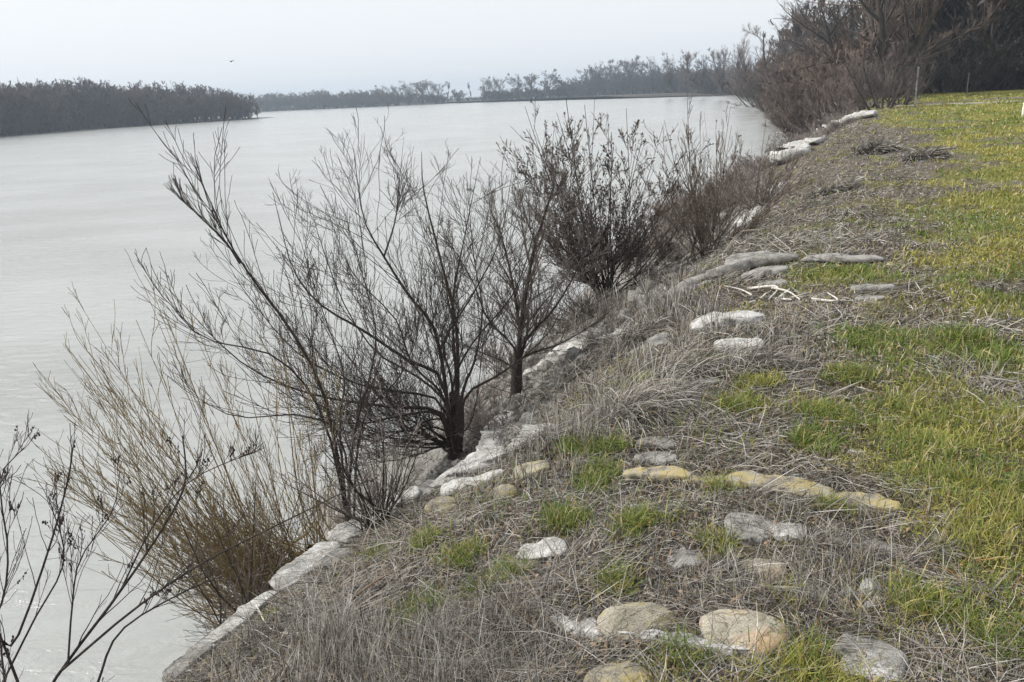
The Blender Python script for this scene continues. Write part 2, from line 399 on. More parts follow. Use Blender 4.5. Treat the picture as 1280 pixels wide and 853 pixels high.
# concrete track on the plateau at the right
def strip(name, pxs, w, colr, lab):
    P = np.array([at(*p) for p in pxs]); P = resample(P, 40); T = norm(np.gradient(P, axis=0)); Bn = np.stack([-T[:, 1], T[:, 0], 0*T[:, 0]], 1)
    rows = []
    for k in np.linspace(-1, 1, 5):
        q_ = P + Bn*w*0.5*k*(1+0.12*rng.normal(size=(40, 1)) if abs(k) == 1 else 1); q_[:, 2] = terrain(q_[:, 0], q_[:, 1])+0.035-(0.08 if abs(k) == 1 else 0); rows.append(q_)
    V = np.stack(rows, 1); idx = np.arange(200).reshape(40, 5)
    qd = np.stack([idx[:-1, :-1], idx[:-1, 1:], idx[1:, 1:], idx[1:, :-1]], -1).reshape(-1, 4)
    m, nt_, b = mat_new(name+'_surface'); tc = N(nt_, 'ShaderNodeTexCoord').outputs['Object']
    nt_.links.new(ramp(nt_, noise(nt_, tc, 1.5, 8, 0.7), [(0.35, tuple(a*0.55 for a in colr)), (0.6, colr)]), b.inputs['Base Color']); b.inputs['Roughness'].default_value = 1
    mb = MB(); mb.add(V.reshape(-1, 3), q=qd); return tag(mb.obj(name, m), lab, 'path', kind='structure')
strip('path', [(1100, 133.5), (1150, 131.5), (1200, 129.5), (1250, 127.8), (1300, 126.5), (1360, 124.5)], 1.1, (0.33, 0.30, 0.26), 'pale worn track crossing the green field')
strip('dirt_road', [(1030, 137.5), (1110, 130.5), (1180, 127.3), (1240, 124.5), (1300, 122.2), (1360, 120)], 2.0, (0.15, 0.125, 0.11), 'dark earth track crossing the green field')

# ------------------------------------------------------------------ haze
hx = bpy.data.meshes.new('haze'); X0, X1, Y0, Y1, Z0, Z1 = -1700, 1100, -80, 2300, -8, 34
hx.from_pydata([(X0, Y0, Z0), (X1, Y0, Z0), (X1, Y1, Z0), (X0, Y1, Z0), (X0, Y0, Z1), (X1, Y0, Z1), (X1, Y1, Z1), (X0, Y1, Z1)], [],
               [(0, 3, 2, 1), (4, 5, 6, 7), (0, 1, 5, 4), (1, 2, 6, 5), (2, 3, 7, 6), (3, 0, 4, 7)])
hz = bpy.data.objects.new('haze', hx); COL.objects.link(hz); tag(hz, 'thin pale haze over the river', 'haze', kind='stuff')
hm = bpy.data.materials.new('haze'); hm.use_nodes = True; hm.node_tree.nodes.clear()
ho = hm.node_tree.nodes.new('ShaderNodeOutputMaterial'); pv = hm.node_tree.nodes.new('ShaderNodeVolumePrincipled')
pv.inputs['Density'].default_value = 0.00055; pv.inputs['Color'].default_value = (0.74, 0.87, 1.0, 1); pv.inputs['Anisotropy'].default_value = 0.2
hm.node_tree.links.new(pv.outputs[0], ho.inputs['Volume']); hx.materials.append(hm)

# ------------------------------------------------------------------ bare trees, far
def far_tree(h, spread, kind='round', fine=1.0, tw=0.035, seed=1, last=True):
    """returns (trunk MB, crown MB) of a leafless tree, base at the origin"""
    global rng
    rng = np.random.default_rng(seed)
    nst = {'round': 1, 'poplar': 1, 'bushy': 7, 'wide': 3}[kind]
    S = np.tile([[0, 0, -0.4]], (nst, 1)).astype(float); S[:, :2] += rng.normal(size=(nst, 2))*0.12*(nst > 1)
    a = rng.uniform(0, 6.28, nst); lean = {'round': .08, 'poplar': .03, 'bushy': .75, 'wide': .45}[kind]
    D = np.stack([np.cos(a)*lean, np.sin(a)*lean, np.ones(nst)], 1)
    L = h*rng.uniform(0.75, 0.98, nst)*(0.92 if nst == 1 else 1)
    P = grow(S, D, L, 9, 0.06, 0.08); Rr = taper(np.full(nst, h*(0.017 if nst > 1 else 0.022)*(1.7 if kind == 'wide' and last else 1)), 9, 0.2)
    T = MB(); C = MB(); tubes(T, P, Rr, 6 if last else 3)
    n1, a1, ra1, up1, t0 = {'round': (24, .95, .62, .12, .14), 'poplar': (26, .45, .33, .35, .12), 'bushy': (7, .6, .6, .15, .06), 'wide': (13, .85, .68, .05, .12)}[kind]
    S, D, L, r = spawn(P, Rr, n1, t0, 0.97, a1, ra1*spread, 0.55, up1)
    if kind in ('round', 'poplar', 'wide'):
        tt = np.clip(S[:, 2]/h, 0, 1); L = h*spread*{'round': .34, 'poplar': .17, 'wide': .36}[kind]*(0.30+0.85*np.sin(math.pi*np.clip(tt*.95, 0, 1))**.8)*rng.uniform(.7, 1.2, len(S))
    P1 = grow(S, D, L, 7, 0.13, 0.035); R1 = taper(r, 7, 0.3); tubes(T if kind != 'bushy' else C, P1, R1, 3)
    S, D, L, r = spawn(P1, R1, 7*fine, 0.12, 1.0, 0.7, 0.55, 0.55, 0.15)
    k2 = 5 if last else 3; P2 = grow(S, D, L, k2, 0.12, 0.05); R2 = np.maximum(taper(r, k2, 0.4), tw*0.6); tubes(C, P2, R2, 3 if last else 2)
    S, D, L, r = spawn(P2, R2, 7*fine, 0.1, 1.0, 0.65, 0.6, 0.5, 0.15)
    L = np.maximum(L, h*0.035)
    k3 = 3 if last else 2; P3 = grow(S, D, L, k3, 0.15, 0.05); R3 = np.maximum(taper(r*0.5, k3, 0.4), tw*0.32); tubes(C, P3, R3, 2)
    if not last: return T, C
    S, D, L, r = spawn(P3, R3, 2.2*fine, 0.1, 1.0, 0.6, 0.8, 0.5, 0.1)
    L = np.maximum(L, h*0.025)
    P4 = grow(S, D, L, 2, 0.1, 0.0); tubes(C, P4, np.full((len(S), 2), tw*0.25), 2)
    return T, C
def tmat(name, c): return tinted(name, 0.95, c)
M_t1 = tmat('far_twig_grey', (0.13, 0.112, 0.105)); M_t2 = tmat('far_twig_brown', (0.15, 0.115, 0.095)); M_t3 = tmat('far_twig_dark', (0.095, 0.08, 0.074)); M_tr = tmat('far_trunk', (0.075, 0.065, 0.058))
PROTO = {}; PR = {}
def proto(key, *a, mat=M_t1, **k):
    T, C = far_tree(*a, **k)
    PROTO[key] = (T.mesh(key+'_trunk', M_tr), C.mesh(key+'_crown', mat), T, C)
    PR[key] = float(np.percentile(np.concatenate(C.v)[:, 2], 99.3))
proto('round_a', 14, 1.0, 'round', fine=1.25, tw=0.075, seed=11); proto('round_b', 14, 1.15, 'wide', fine=1.25, tw=0.075, seed=12); proto('round_c', 14, 0.9, 'round', fine=1.25, tw=0.075, seed=13, mat=M_t2)
proto('poplar_a', 18, 1.0, 'poplar', fine=1.25, tw=0.075, seed=14); proto('bushy_a', 9, 1.0, 'bushy', fine=1.25, tw=0.075, seed=15, mat=M_t2); proto('bushy_b', 9, 1.1, 'bushy', fine=1.25, tw=0.075, seed=16)
PH = {'round_a': 14, 'round_b': 14, 'round_c': 14, 'poplar_a': 18, 'bushy_a': 9, 'bushy_b': 9}
rng = np.random.default_rng(99)
def put_tree(key, x, y, z, h, label, group=None, wx=1.0, name='bare_tree', cat='tree', rz=None):
    tm, cm, _, _ = PROTO[key]; s = h/PR[key]
    r = empty(name, (x, y, z), label, cat, group); r.rotation_euler.z = random.uniform(0, 6.28) if rz is None else rz; r.scale = (s*wx, s*wx, s)
    for nm, me in (('trunk', tm), ('crown', cm)):
        o = bpy.data.objects.new(nm, me); COL.objects.link(o); o.parent = r
    return r
LITE = {}; LR = {}
KINDS_ = {'round_a': 'round', 'round_b': 'wide', 'round_c': 'round', 'poplar_a': 'poplar', 'bushy_a': 'bushy', 'bushy_b': 'bushy', 'thick_dark': 'bushy', 'shrub_red': 'bushy', 'shrub_grey': 'bushy'}
def lite(key, big):
    """a lighter tree for the merged woods"""
    k_ = (key, big)
    if k_ not in LITE:
        global rng
        keep = rng; h = PH[key]
        T, C = far_tree(h, 1.1, KINDS_[key], fine=0.55 if big else 0.45, tw=(0.17 if h > 5 else .035), seed=300+len(LITE), last=False); rng = keep
        LITE[k_] = (T, C); LR[k_] = float(np.percentile(np.concatenate(C.v)[:, 2], 99.3))
    return LITE[k_]
def wood(name, items, mat, label):
    """many trees that read as one mass, one mesh"""
    mb = MB()
    for key, x, y, z, h, wx in items:
        T, C = lite(key, h > 4); s = h/LR[(key, h > 4)]; a = random.uniform(0, 6.28); ca, sa = math.cos(a), math.sin(a)
        for src in (T, C):
            v = np.concatenate(src.v)*np.array([s*wx, s*wx, s]); v = np.stack([v[:, 0]*ca-v[:, 1]*sa+x, v[:, 0]*sa+v[:, 1]*ca+y, v[:, 2]+z], 1)
            mb.add(v, q=np.concatenate(src.q))
    return tag(mb.obj(name, mat), label, 'wood', kind='stuff')
# island: a front row of single trees and the mass behind
def isl_top(px): return np.interp(px, [-200, 0, 60, 110, 130, 170, 230, 290, 318], [104, 106, 104, 103, 106, 106, 108, 111, 121])
def isl_base(px): return np.interp(px, [-260, -120, 0, 100, 200, 280, 318], [189, 182, 171.5, 163, 156.5, 151.5, 149])
def hgt(px, ptop, dist_y, zb):
    return at_y(px, ptop, dist_y)[2]-zb
items = []
for px in np.concatenate([np.arange(-200, 0, 12), np.arange(0, 318, 6.5)]):
    for row in range(3):
        p = px+rng.uniform(-4, 4); b = WP(p, float(isl_base(p))-0.2); dd = norm(b)
        off = 9+row*10+rng.uniform(-3, 3); x, y = b+dd*off; H = hgt(p, float(isl_top(p))+rng.uniform(-3, 5), y, WATER+0.8)
        items.append((random.choice(['round_a', 'round_b', 'round_c', 'bushy_a']), x, y, WATER+0.8, H*rng.uniform(.86, 1.06), 1.25))
    p = px+rng.uniform(-3, 3); b = WP(p, float(isl_base(p))); x, y = b+norm(b)*3.5
    items.append(('bushy_a' if rng.random() < .5 else 'bushy_b', x, y, WATER+0.4, rng.uniform(5.5, 7.5), 1.2))
wood('wood', items, M_t3, 'dense bare grey brown wood covering the island')
k = 0
for px in np.arange(6, 322, 10.5):
    p = px+rng.uniform(-2, 2); b = WP(p, float(isl_base(p))); x, y = b+norm(b)*5
    H = hgt(p, float(isl_top(p))+rng.uniform(2, 16), y, WATER+0.5)
    put_tree(random.choice(['round_a', 'round_c', 'bushy_a', 'round_b']), x, y, WATER+0.5, H, 'bare tree in the front row of the island wood', 'bare trees at the front of the island wood', 1.15)
b = WP(106, isl_base(106)); put_tree('poplar_a', *(b+norm(b)*14), WATER+.8, hgt(106, 97, (b+norm(b)*14)[1], WATER+.8), 'tallest thin bare tree rising above the island wood', None, 1.0)
# far shore
def far_base(px): return np.interp(px, [240, 330, 450, 560, 640, 720, 790, 850, 905], [142.2, 139.8, 134.6, 129.7, 126.2, 122.2, 119.3, 118, 120])
items = []
for px in np.repeat(np.arange(322, 708, 4.5), 2):
    p = px+rng.uniform(-2, 2); b = WP(p, float(far_base(p))); x, y = b+norm(b)*rng.uniform(3, 18)
    top = np.interp(p, [325, 400, 440, 460, 560, 620, 700], [124, 121, 120, 118, 121.5, 116, 112])
    if 556 < p < 606: top = 123
    H = 1.3*hgt(p, top+rng.uniform(-2, 2.5), y, WATER+.8)
    items.append((random.choice(['bushy_a', 'bushy_b', 'round_b']), x, y, WATER+.8, max(H, 2.5), 1.5))
for px in np.arange(700, 960, 6):
    for row in range(4):
        p = px+rng.uniform(-3, 3); bp_ = min(p, 900); b = WP(p, float(far_base(bp_))-0.6 if p < 905 else 119.0); x, y = b+norm(b)*(3+11*row)
        top = np.interp(p, [700, 735, 800, 870, 930, 960], [104, 92, 84, 80, 84, 80])
        H = hgt(p, top+rng.uniform(-2, 8), y, WATER+.8)*(0.82+.06*row)
        items.append((random.choice(['bushy_a', 'bushy_b', 'round_b', 'round_c']), x, y, WATER+.5, H, 1.5 if row < 2 else 1.1))
wood('wood', items, M_t3, 'low bare wood along the far shore behind the single trees')
FT = [(406, 112, 'round_b', 1.0, 'lone round crowned bare tree standing out of the low left end of the far shore'),
      (440, 116, 'bushy_a', 1.2, 'low bare tree left of the first taller clump on the far shore'),
      (477, 107, 'round_a', 1.0, 'bare tree at the left of the first taller clump on the far shore'),
      (496, 107, 'round_b', 0.9, 'second bare tree of the first taller clump on the far shore'),
      (512, 101, 'round_a', 1.0, 'tallest slender bare tree of the first taller clump on the far shore'),
      (528, 101, 'round_c', 1.1, 'dense round bare tree in the middle of the far shore'),
      (545, 103, 'round_b', 1.1, 'dense bare tree at the right of the first taller clump on the far shore'),
      (560, 103, 'poplar_a', 0.6, 'thin bare tree alone in the gap of the far shore, left one'),
      (575, 112, 'bushy_b', 1.0, 'low dark bush tree in the gap of the far shore'),
      (589, 103, 'poplar_a', 0.6, 'thin bare tree alone in the gap of the far shore, right one'),
      (608, 97, 'round_a', 0.8, 'slim dark bare tree at the right end of the gap in the far shore'),
      (623, 97, 'round_b', 0.8, 'bare tree with an open crown next to the slim dark one on the far shore'),
      (649, 92, 'round_a', 0.85, 'left tree of the clump with white sky between its trunks'),
      (663, 93, 'round_c', 0.8, 'second tree of the clump with white sky between its trunks'),
      (687, 88, 'round_a', 1.05, 'largest round crowned tree of the clump before the main wood'),
      (712, 98, 'bushy_b', 1.3, 'dark low tree just left of the main wood'),
      (733, 84, 'round_b', 0.9, 'first tree of the main wood beyond the river'),
      (748, 77, 'round_a', 0.9, 'tall open tree at the left end of the main wood'),
      (770, 75, 'round_a', 0.95, 'second tall open tree of the main wood'),
      (790, 73, 'round_c', 0.9, 'tall rounded tree above the left part of the main wood'),
      (815, 70, 'round_a', 0.9, 'tall grey tree in the middle of the main wood')]
for px, top, key, wx, lab in FT:
    b = WP(px, float(far_base(px))); x, y = b+norm(b)*7; z = WATER+.6; H = hgt(px, top, y, z); put_tree(key, x, y, z, H, lab, None, wx*(1.45 if key != 'poplar_a' else 1.2))
# trees on our own side further along, px, base depth, top, kind
def side(px, d, top, key, wx, lab, grp=None, zb=-0.3, name='bare_tree', cat='tree', rz=None):
    p = at_y(px, 100, d); return put_tree(key, p[0], p[1], zb, hgt(px, top, d, zb), lab, grp, wx, name, cat, rz)
proto('willow_big', 15, 1.25, 'wide', fine=1.35, tw=0.022, seed=33, mat=M_t2); PH['willow_big'] = 15
proto('upright_b', 13, 0.9, 'wide', fine=1.3, tw=0.022, seed=35, mat=M_t2); PH['upright_b'] = 13
proto('shrub_red', 4, 1.1, 'bushy', fine=1.25, tw=0.014, seed=36, mat=M_red); PH['shrub_red'] = 4
proto('shrub_grey', 4, 1.1, 'bushy', fine=1.1, tw=0.014, seed=37, mat=M_t1); PH['shrub_grey'] = 4
proto('thick_dark', 12, 1.1, 'bushy', fine=1.25, tw=0.03, seed=38, mat=M_t3); PH['thick_dark'] = 12
side(838, 330, 66, 'round_a', 0.85, 'tall pale bare tree at the highest point of the middle wood')
side(856, 320, 64, 'round_c', 0.85, 'brownish tall tree right of the pale one in the middle wood')
side(880, 290, 68, 'round_a', 0.85, 'grey tree in the dip of the wood before the bank trees')
side(903, 250, 60, 'round_b', 0.85, 'rounded grey tree left of the bank trees')
side(922, 230, 52, 'round_a', 0.8, 'thin grey tree just left of the first brown bank tree')
side(942, 170, 42, 'upright_b', 0.9, 'first brown bank tree, lowest of the row by the water')
side(968, 130, 22, 'upright_b', 1.0, 'broad brown bare tree with a fan of upright branches by the water', rz=1.0)
side(988, 120, 12, 'poplar_a', 0.8, 'slender grey tree behind the broad brown one')
side(1008, 115, 6, 'round_a', 0.9, 'tall grey tree between the brown bank tree and the big willow')
side(1030, 95, -10, 'round_b', 1.0, 'grey tree with crooked limbs left of the big willow')
side(1062, 70, -60, 'willow_big', 0.9, 'wide old willow with curving limbs behind the red shrubs', rz=2.2)
side(1105, 62, -150, 'willow_big', 1.0, 'biggest dark willow with thick trunk leaving the top of the picture', rz=0.4)
side(1165, 74, -90, 'upright_b', 1.1, 'dark leaning tree right of the biggest willow', rz=4.0)
side(1215, 80, -70, 'round_b', 1.1, 'bare tree with a spreading crown at the field edge, middle of the right wood')
side(1262, 78, -70, 'round_c', 1.1, 'bare tree at the field edge by the right side of the picture')
side(1310, 76, -80, 'round_a', 1.1, 'bare tree at the field edge just past the right side of the picture')
items = []
for i in range(60):
    px = rng.uniform(1120, 1400); d = rng.uniform(68, 110); p = at_y(px, 100, d)
    items.append((random.choice(['thick_dark', 'bushy_b', 'thick_dark', 'round_b']), p[0], p[1], -0.3, rng.uniform(9, 15), 1.0))
for i in range(38):
    px = rng.uniform(945, 1150); d = rng.uniform(95, 220); p = at_y(px, 100, d)
    if sdist(p[0], p[1]) < 1: continue
    items.append((random.choice(['bushy_a', 'thick_dark', 'round_b']), p[0], p[1], -0.3, rng.uniform(7, 13), 1.0))
wood('wood', items, M_t3, 'dark bare wood behind the big willows at the right')
items = []
for px in np.arange(1130, 1400, 7):
    d = rng.uniform(66, 70); p = at_y(px+rng.uniform(-3, 3), 100, d); items.append((random.choice(['shrub_grey', 'shrub_grey', 'thick_dark']), p[0], p[1], -0.3, rng.uniform(2.2, 5), 1.2))
wood('undergrowth', items, M_t3, 'dark brush along the foot of the wood at the field edge')
items = []
for i in range(120):
    y = 17*(62/17)**rng.random(); s_ = rng.uniform(-2.4, -0.5 if y < 36 else .3); x = float(edge(y))+s_/0.91
    items.append((random.choice(['shrub_grey', 'shrub_red', 'shrub_grey']), x, y, max(g(x, y), WATER)-.08, rng.uniform(.35, .7)*(1+y/70), 1.5))
wood('brush', items, M_twig2, 'low grey brush on the steep slope below the far white bags')
items = []
for i in range(110):
    y = 62*(420/62)**rng.random(); s_ = rng.uniform(-2.6, 2.5); x = float(edge(y))+s_/0.91
    items.append((random.choice(['shrub_red', 'shrub_grey', 'shrub_red', 'bushy_b']), x, y, max(g(x, y), WATER)-.1, rng.uniform(2.2, 4.5)*(1+y/300), 1.2))
wood('undergrowth', items, M_t2, 'brown bare brush along the foot of the bank trees by the water')
SH = [(1105, 44, 52, 'shrub_grey', 1.0, 'grey bare shrub with fanned stems at the bank top before the track'),
      (1085, 47, 68, 'shrub_red', 1.0, 'reddish shrub tangled into the left of the fanned grey shrub'),
      (1128, 47, 70, 'shrub_grey', 1.0, 'low pale shrub at the right of the fanned grey shrub'),
      (1055, 52, 72, 'shrub_red', 1.1, 'reddish brown shrub on the bank, second from the water'),
      (1035, 55, 84, 'shrub_red', 1.1, 'reddish shrub half way down the bank by the far white edge'),
      (1018, 58, 90, 'shrub_red', 1.1, 'reddish shrub nearest the dark water reflections'),
      (1000, 66, 98, 'shrub_red', 1.1, 'lowest reddish shrub at the water side of the bank'),
      (1065, 75, 50, 'shrub_red', 1.3, 'tall reddish brown shrub under the wide old willow'),
      (1022, 90, 60, 'shrub_red', 1.3, 'tall reddish shrub left of the wide old willow'),
      (985, 105, 78, 'shrub_red', 1.2, 'brownish shrub at the foot of the broad brown tree'),
      (963, 130, 88, 'shrub_grey', 1.3, 'greyish shrub by the waterline below the brown bank trees'),
      (945, 160, 95, 'shrub_grey', 1.4, 'farthest shrub by the waterline below the brown bank trees')]
for px, d, top, key, wx, lab in SH:
    p = at_y(px, 100, d); s = sdist(p[0], p[1]); zb = max(g(p[0], p[1]), WATER+0.1)-0.05
    side(px, d, top, key, wx, lab, None, zb, 'shrub', 'shrub')

# ------------------------------------------------------------------ cement bags, stones
MG = 0.03; MX0, MY0 = -4.0, 0.0; MASK = np.zeros((800, 1300), bool)
def stamp(x, y, r):
    i0, j0 = int((x-r-MX0)/MG), int((y-r-MY0)/MG); i1, j1 = int((x+r-MX0)/MG)+1, int((y+r-MY0)/MG)+1
    i0 = max(i0, 0); j0 = max(j0, 0)
    if i0 >= 800 or j0 >= 1300: return
    ii, jj = np.meshgrid(np.arange(i0, min(i1, 800)), np.arange(j0, min(j1, 1300)), indexing='ij')
    m = np.hypot(ii*MG+MX0-x, jj*MG+MY0-y) < r
    MASK[ii[m], jj[m]] = True
def covered(x, y):
    i = ((x-MX0)/MG).astype(int); j = ((y-MY0)/MG).astype(int); ok = (i >= 0) & (i < 800) & (j >= 0) & (j < 1300)
    return ok & MASK[np.clip(i, 0, 799), np.clip(j, 0, 1299)] & (rng.random(len(x)) > 0.17)
def bag(name, pxs, rad, mat, label, cat='cement bag', flat=0.55, sink=0.36, K=90, fold=0.12, end=5, group=None, lift=0.0, world=False, wb=1.3):
    P = np.array(pxs, float) if world else np.array([at(*p) for p in pxs])
    for i_, p_ in enumerate(pxs):
        if sdist(P[i_, 0], P[i_, 1]) < (-0.4 if P[i_, 1] < 7.2 else -1.2): P[i_] = at_near(*p_, -.35 if p_[1] > 560 else -.9, 2.5, 60)[0]
    P = resample(P, K)
    Lt = np.linalg.norm(P[-1]-P[0]); K = len(P)
    wob = fbm(np.linspace(0, Lt/(rad*4), K), np.full(K, 1.7*len(label)), 2, 5)*rad*wb; P[:, 0] += wob*.5; P[:, 1] -= wob*.8; P[:, 2] = terrain(P[:, 0], P[:, 1])
    kz = np.ones(7)/7; P[:, 2] = np.convolve(np.pad(P[:, 2], 3, mode='edge'), kz, 'valid') + rad*flat*(1-2*sink)+lift
    T = norm(np.gradient(P, axis=0)); Bn = norm(np.stack([-T[:, 1], T[:, 0], 0*T[:, 0]], 1)); U = norm(np.cross(T, Bn)); U *= np.sign(U[:, 2:3])
    u = np.linspace(-1, 1, K); prof = (1-np.abs(u)**end)**0.5; prof = np.maximum(prof, 0.02)
    sd_ = random.randint(0, 999)
    L_ = np.cumsum(np.r_[0, np.linalg.norm(np.diff(P, axis=0), axis=1)])
    prof = prof*(1+0.9*fbm(L_/(rad*2.5), L_*0+3.3, 2, sd_))
    sides = 32; an = np.arange(sides)*2*math.pi/sides
    ca, sa = np.cos(an), np.sin(an); e = 0.75
    cx = np.sign(ca)*np.abs(ca)**e; cy = np.clip(np.sign(sa)*np.abs(sa)**e, -1, .62)
    W = 1+0.70*fbm(L_[:, None]/(rad*0.9)+0*cx[None], 2.2*np.sin(an/2)[None]*2+0*L_[:, None], 4, sd_+5) + fold*fbm(L_[:, None]*14+3*np.sin(an)[None], an[None]*0.8+0*L_[:, None], 2, sd_+9)*2
    r = rad*prof[:, None]*W
    V = P[:, None] + Bn[:, None]*(cx[None]*r)[..., None] + U[:, None]*(cy[None]*r*flat)[..., None]
    idx = np.arange(K*sides).reshape(K, sides); j2 = np.roll(idx, -1, axis=1)
    q_ = np.stack([idx[:-1], j2[:-1], j2[1:], idx[1:]], -1).reshape(-1, 4)
    mb = MB(); mb.add(V.reshape(-1, 3), q=q_)
    c0 = MB(); n0 = K*sides
    mb.add([P[0], P[-1]]); t = []
    for i in range(sides):
        j = (i+1) % sides; t += [(n0, j, i), (n0+1, (K-1)*sides+i, (K-1)*sides+j)]
    mb.t.append(np.array(t, np.int64))
    for p_, w_ in zip(P, rad*prof):
        stamp(p_[0], p_[1], w_*1.25+0.01)
        if sdist(p_[0], p_[1]) < .4 and p_[1] < 6: stamp(p_[0]+.05, p_[1]-.07, w_*1.2)
    c = P[K//2]
    return tag(mb.obj(name, mat, None, c), label, cat, group)
def rock_mesh(size, seed, cuts=9, rough=0.10, n=20):
    rr = np.random.default_rng(seed)
    th = np.linspace(0, math.pi, n); ph = np.arange(2*n)*math.pi/n
    TH, PHI = np.meshgrid(th, ph, indexing='ij')
    D = np.stack([np.sin(TH)*np.cos(PHI), np.sin(TH)*np.sin(PHI), np.cos(TH)], -1).reshape(-1, 3)
    rad = np.ones(len(D))
    for c in range(cuts):
        nrm = norm(rr.normal(size=3)); dd = rr.uniform(0.62, 0.9); dp = D@nrm
        rad = np.where(dp > 1e-3, np.minimum(rad, dd/np.maximum(dp, 1e-3)), rad)
    a, b = rr.uniform(0, 50, 2)
    rad = rad*(1+rough*2*fbm(D[:, 0]*2.5+a+D[:, 2]*1.7, D[:, 1]*2.5+b-D[:, 2]*1.3, 3, seed))
    V = D*rad[:, None]*np.asarray(size)
    idx = np.arange(n*2*n).reshape(n, 2*n); j2 = np.roll(idx, -1, axis=1)
    q_ = np.stack([idx[:-1], idx[1:], j2[1:], j2[:-1]], -1).reshape(-1, 4)
    mb = MB(); mb.add(V, q=q_); return mb
def stone(px, py, w, d, h, mat, label, cat='stone', name='stone', rz=0.0, sink=0.4, cuts=5, rough=0.10, group=None, seed=None, p=None):
    p = at(px, py) if p is None else p
    stamp(p[0], p[1], max(w, d)*.55)
    mb = rock_mesh((w/2, d/2, h/2), random.randint(0, 9999) if seed is None else seed, cuts, rough, 26)
    me = mb.mesh(name, mat); o = bpy.data.objects.new(name, me); COL.objects.link(o)
    o.location = (p[0], p[1], g(p[0], p[1])+h*(0.5-sink)); o.rotation_euler = (random.uniform(-.1, .1), random.uniform(-.1, .1), rz)
    return tag(o, label, cat, group)
B = lambda *a, **k: bag('cement_bag', *a, **k)
B([(345, 742), (380, 712), (425, 680)], .068, M_white, 'pale lumpy cement bag on the bank edge below the yellow willow shrub', fold=.25, lift=.02)
B([(425, 678), (455, 660), (490, 640), (526, 622)], .105, M_white, 'bulky white folded cement bag on the bank edge right of the willow shrub', fold=.4, lift=.03)
B([(405, 712), (418, 702), (436, 688)], .05, M_grey, 'small grey cement bag tucked behind the lumpy pale one at the bank edge')
B([(262, 797), (300, 771), (345, 745)], .042, M_white, 'narrow white cement edge lowest along the bank at the bottom left', lift=.02)
B([(205, 850), (232, 826), (262, 800)], .042, M_grey, 'narrow grey cement edge at the very bottom left of the bank', lift=.02)
B([(545, 607), (580, 592), (634, 570)], .10, M_white, 'upper white cement bag on the edge below the dark bare tree', fold=.35)
B([(552, 622), (582, 608), (620, 597)], .07, M_white, 'lower white cement bag overlapping the one below the dark bare tree', fold=.3)
B([(640, 597), (662, 590), (685, 584)], .07, M_beige2, 'flat pale ochre cement bag right of the two white ones')
B([(518, 626), (535, 616), (552, 606)], .075, M_grey, 'grey cement bag closing the gap between the bulky white bag and the upper white one')
B([(634, 572), (660, 556), (692, 536)], .085, M_white, 'white cement bag half hidden in pale grass above the small yellow stone', fold=.3, lift=.02)
B([(590, 512), (618, 495), (640, 478)], .10, M_white, 'white cement bag between the trunks of the two dark trees')
B([(655, 470), (690, 450), (725, 434), (752, 426)], .10, M_white, 'white cement bag right of the second trunk low on the slope', fold=.3)
B([(680, 447), (715, 430), (745, 412)], .08, M_grey, 'grey cement bag lying lower than the white one right of the second trunk')
B([(745, 428), (765, 421), (782, 414)], .09, M_white, 'short white cement bag under the edge of the dense dark bush')
B([(788, 446), (812, 436), (838, 420)], .08, M_grey, 'grey cement bag poking from dry grass on the slope, left of the long bag')
B([(832, 374), (870, 357), (905, 343), (950, 331), (1003, 327)], .13, M_grey, 'long curved grey cement bag crossing the bank edge below the reedy shrub', K=70, lift=.03)
B([(838, 372), (868, 362), (890, 354)], .10, M_grey, 'short grey cement bag on the water side of the long curved one')
B([(928, 350), (955, 343), (987, 338)], .10, M_grey, 'grey cement bag just below the end of the long curved one')
B([(945, 358), (960, 357), (982, 356)], .08, M_grey, 'small flat grey cement bag above the white dead sticks')
B([(866, 417), (895, 409), (925, 405), (958, 401)], .11, M_white, 'bright white cement bag in the middle of the bank', K=50, lift=.02, fold=.25)
B([(893, 439), (920, 434), (956, 435)], .08, M_white, 'slimmer white cement bag right below the bright one in the middle')
B([(855, 484), (872, 479), (898, 478)], .05, M_grey, 'thin grey cement bag among green tufts in the middle of the bank')
B([(1005, 329), (1050, 327), (1105, 328)], .10, M_grey, 'flat grey cement bag running on across the bank top', flat=.4, lift=.02)
B([(1063, 364), (1085, 361), (1114, 362)], .08, M_grey, 'short flat grey cement bag upper one of two at the right', flat=.5)
B([(1066, 376), (1084, 374), (1102, 375)], .06, M_grey, 'short flat grey cement bag lower one of two at the right', flat=.5)
B([(778, 597), (820, 597), (864, 601)], .042, M_yel, 'yellow lichen covered thin cement bag, left end of the yellow line', wb=0.15, end=9, K=40, fold=.08, lift=.015)
B([(905, 604), (950, 609), (1000, 618), (1044, 629)], .058, M_yel, 'yellow lichen covered thick cement bag in the middle of the yellow line', wb=0.15, end=9, K=50, fold=.1, lift=.015)
B([(1034, 628), (1075, 634), (1126, 641)], .048, M_yel, 'yellow lichen covered cement bag at the right end of the yellow line', wb=0.15, end=9, K=40, fold=.1, lift=.012)
B([(852, 600), (885, 602), (918, 605)], .040, M_yel, 'short yellow cement bag piece half hidden by the green tuft', wb=0.15, end=9)
B([(792, 577), (815, 575), (842, 578)], .05, M_grey, 'small grey cement bag just above the yellow line')
B([(796, 557), (820, 555), (848, 558)], .045, M_grey, 'small grey cement bag under the arching dry tussock')
B([(905, 668), (935, 662), (965, 668)], .07, M_grey, 'cracked grey cement slab below the yellow line, left one', flat=.35, fold=.4)
B([(962, 668), (985, 664), (1008, 670)], .06, M_white, 'pale cement slab below the yellow line beside the cracked one', flat=.35, fold=.3)
B([(1066, 680), (1090, 684), (1125, 692)], .05, M_grey, 'thin grey cement slab below the right end of the yellow line', flat=.35)
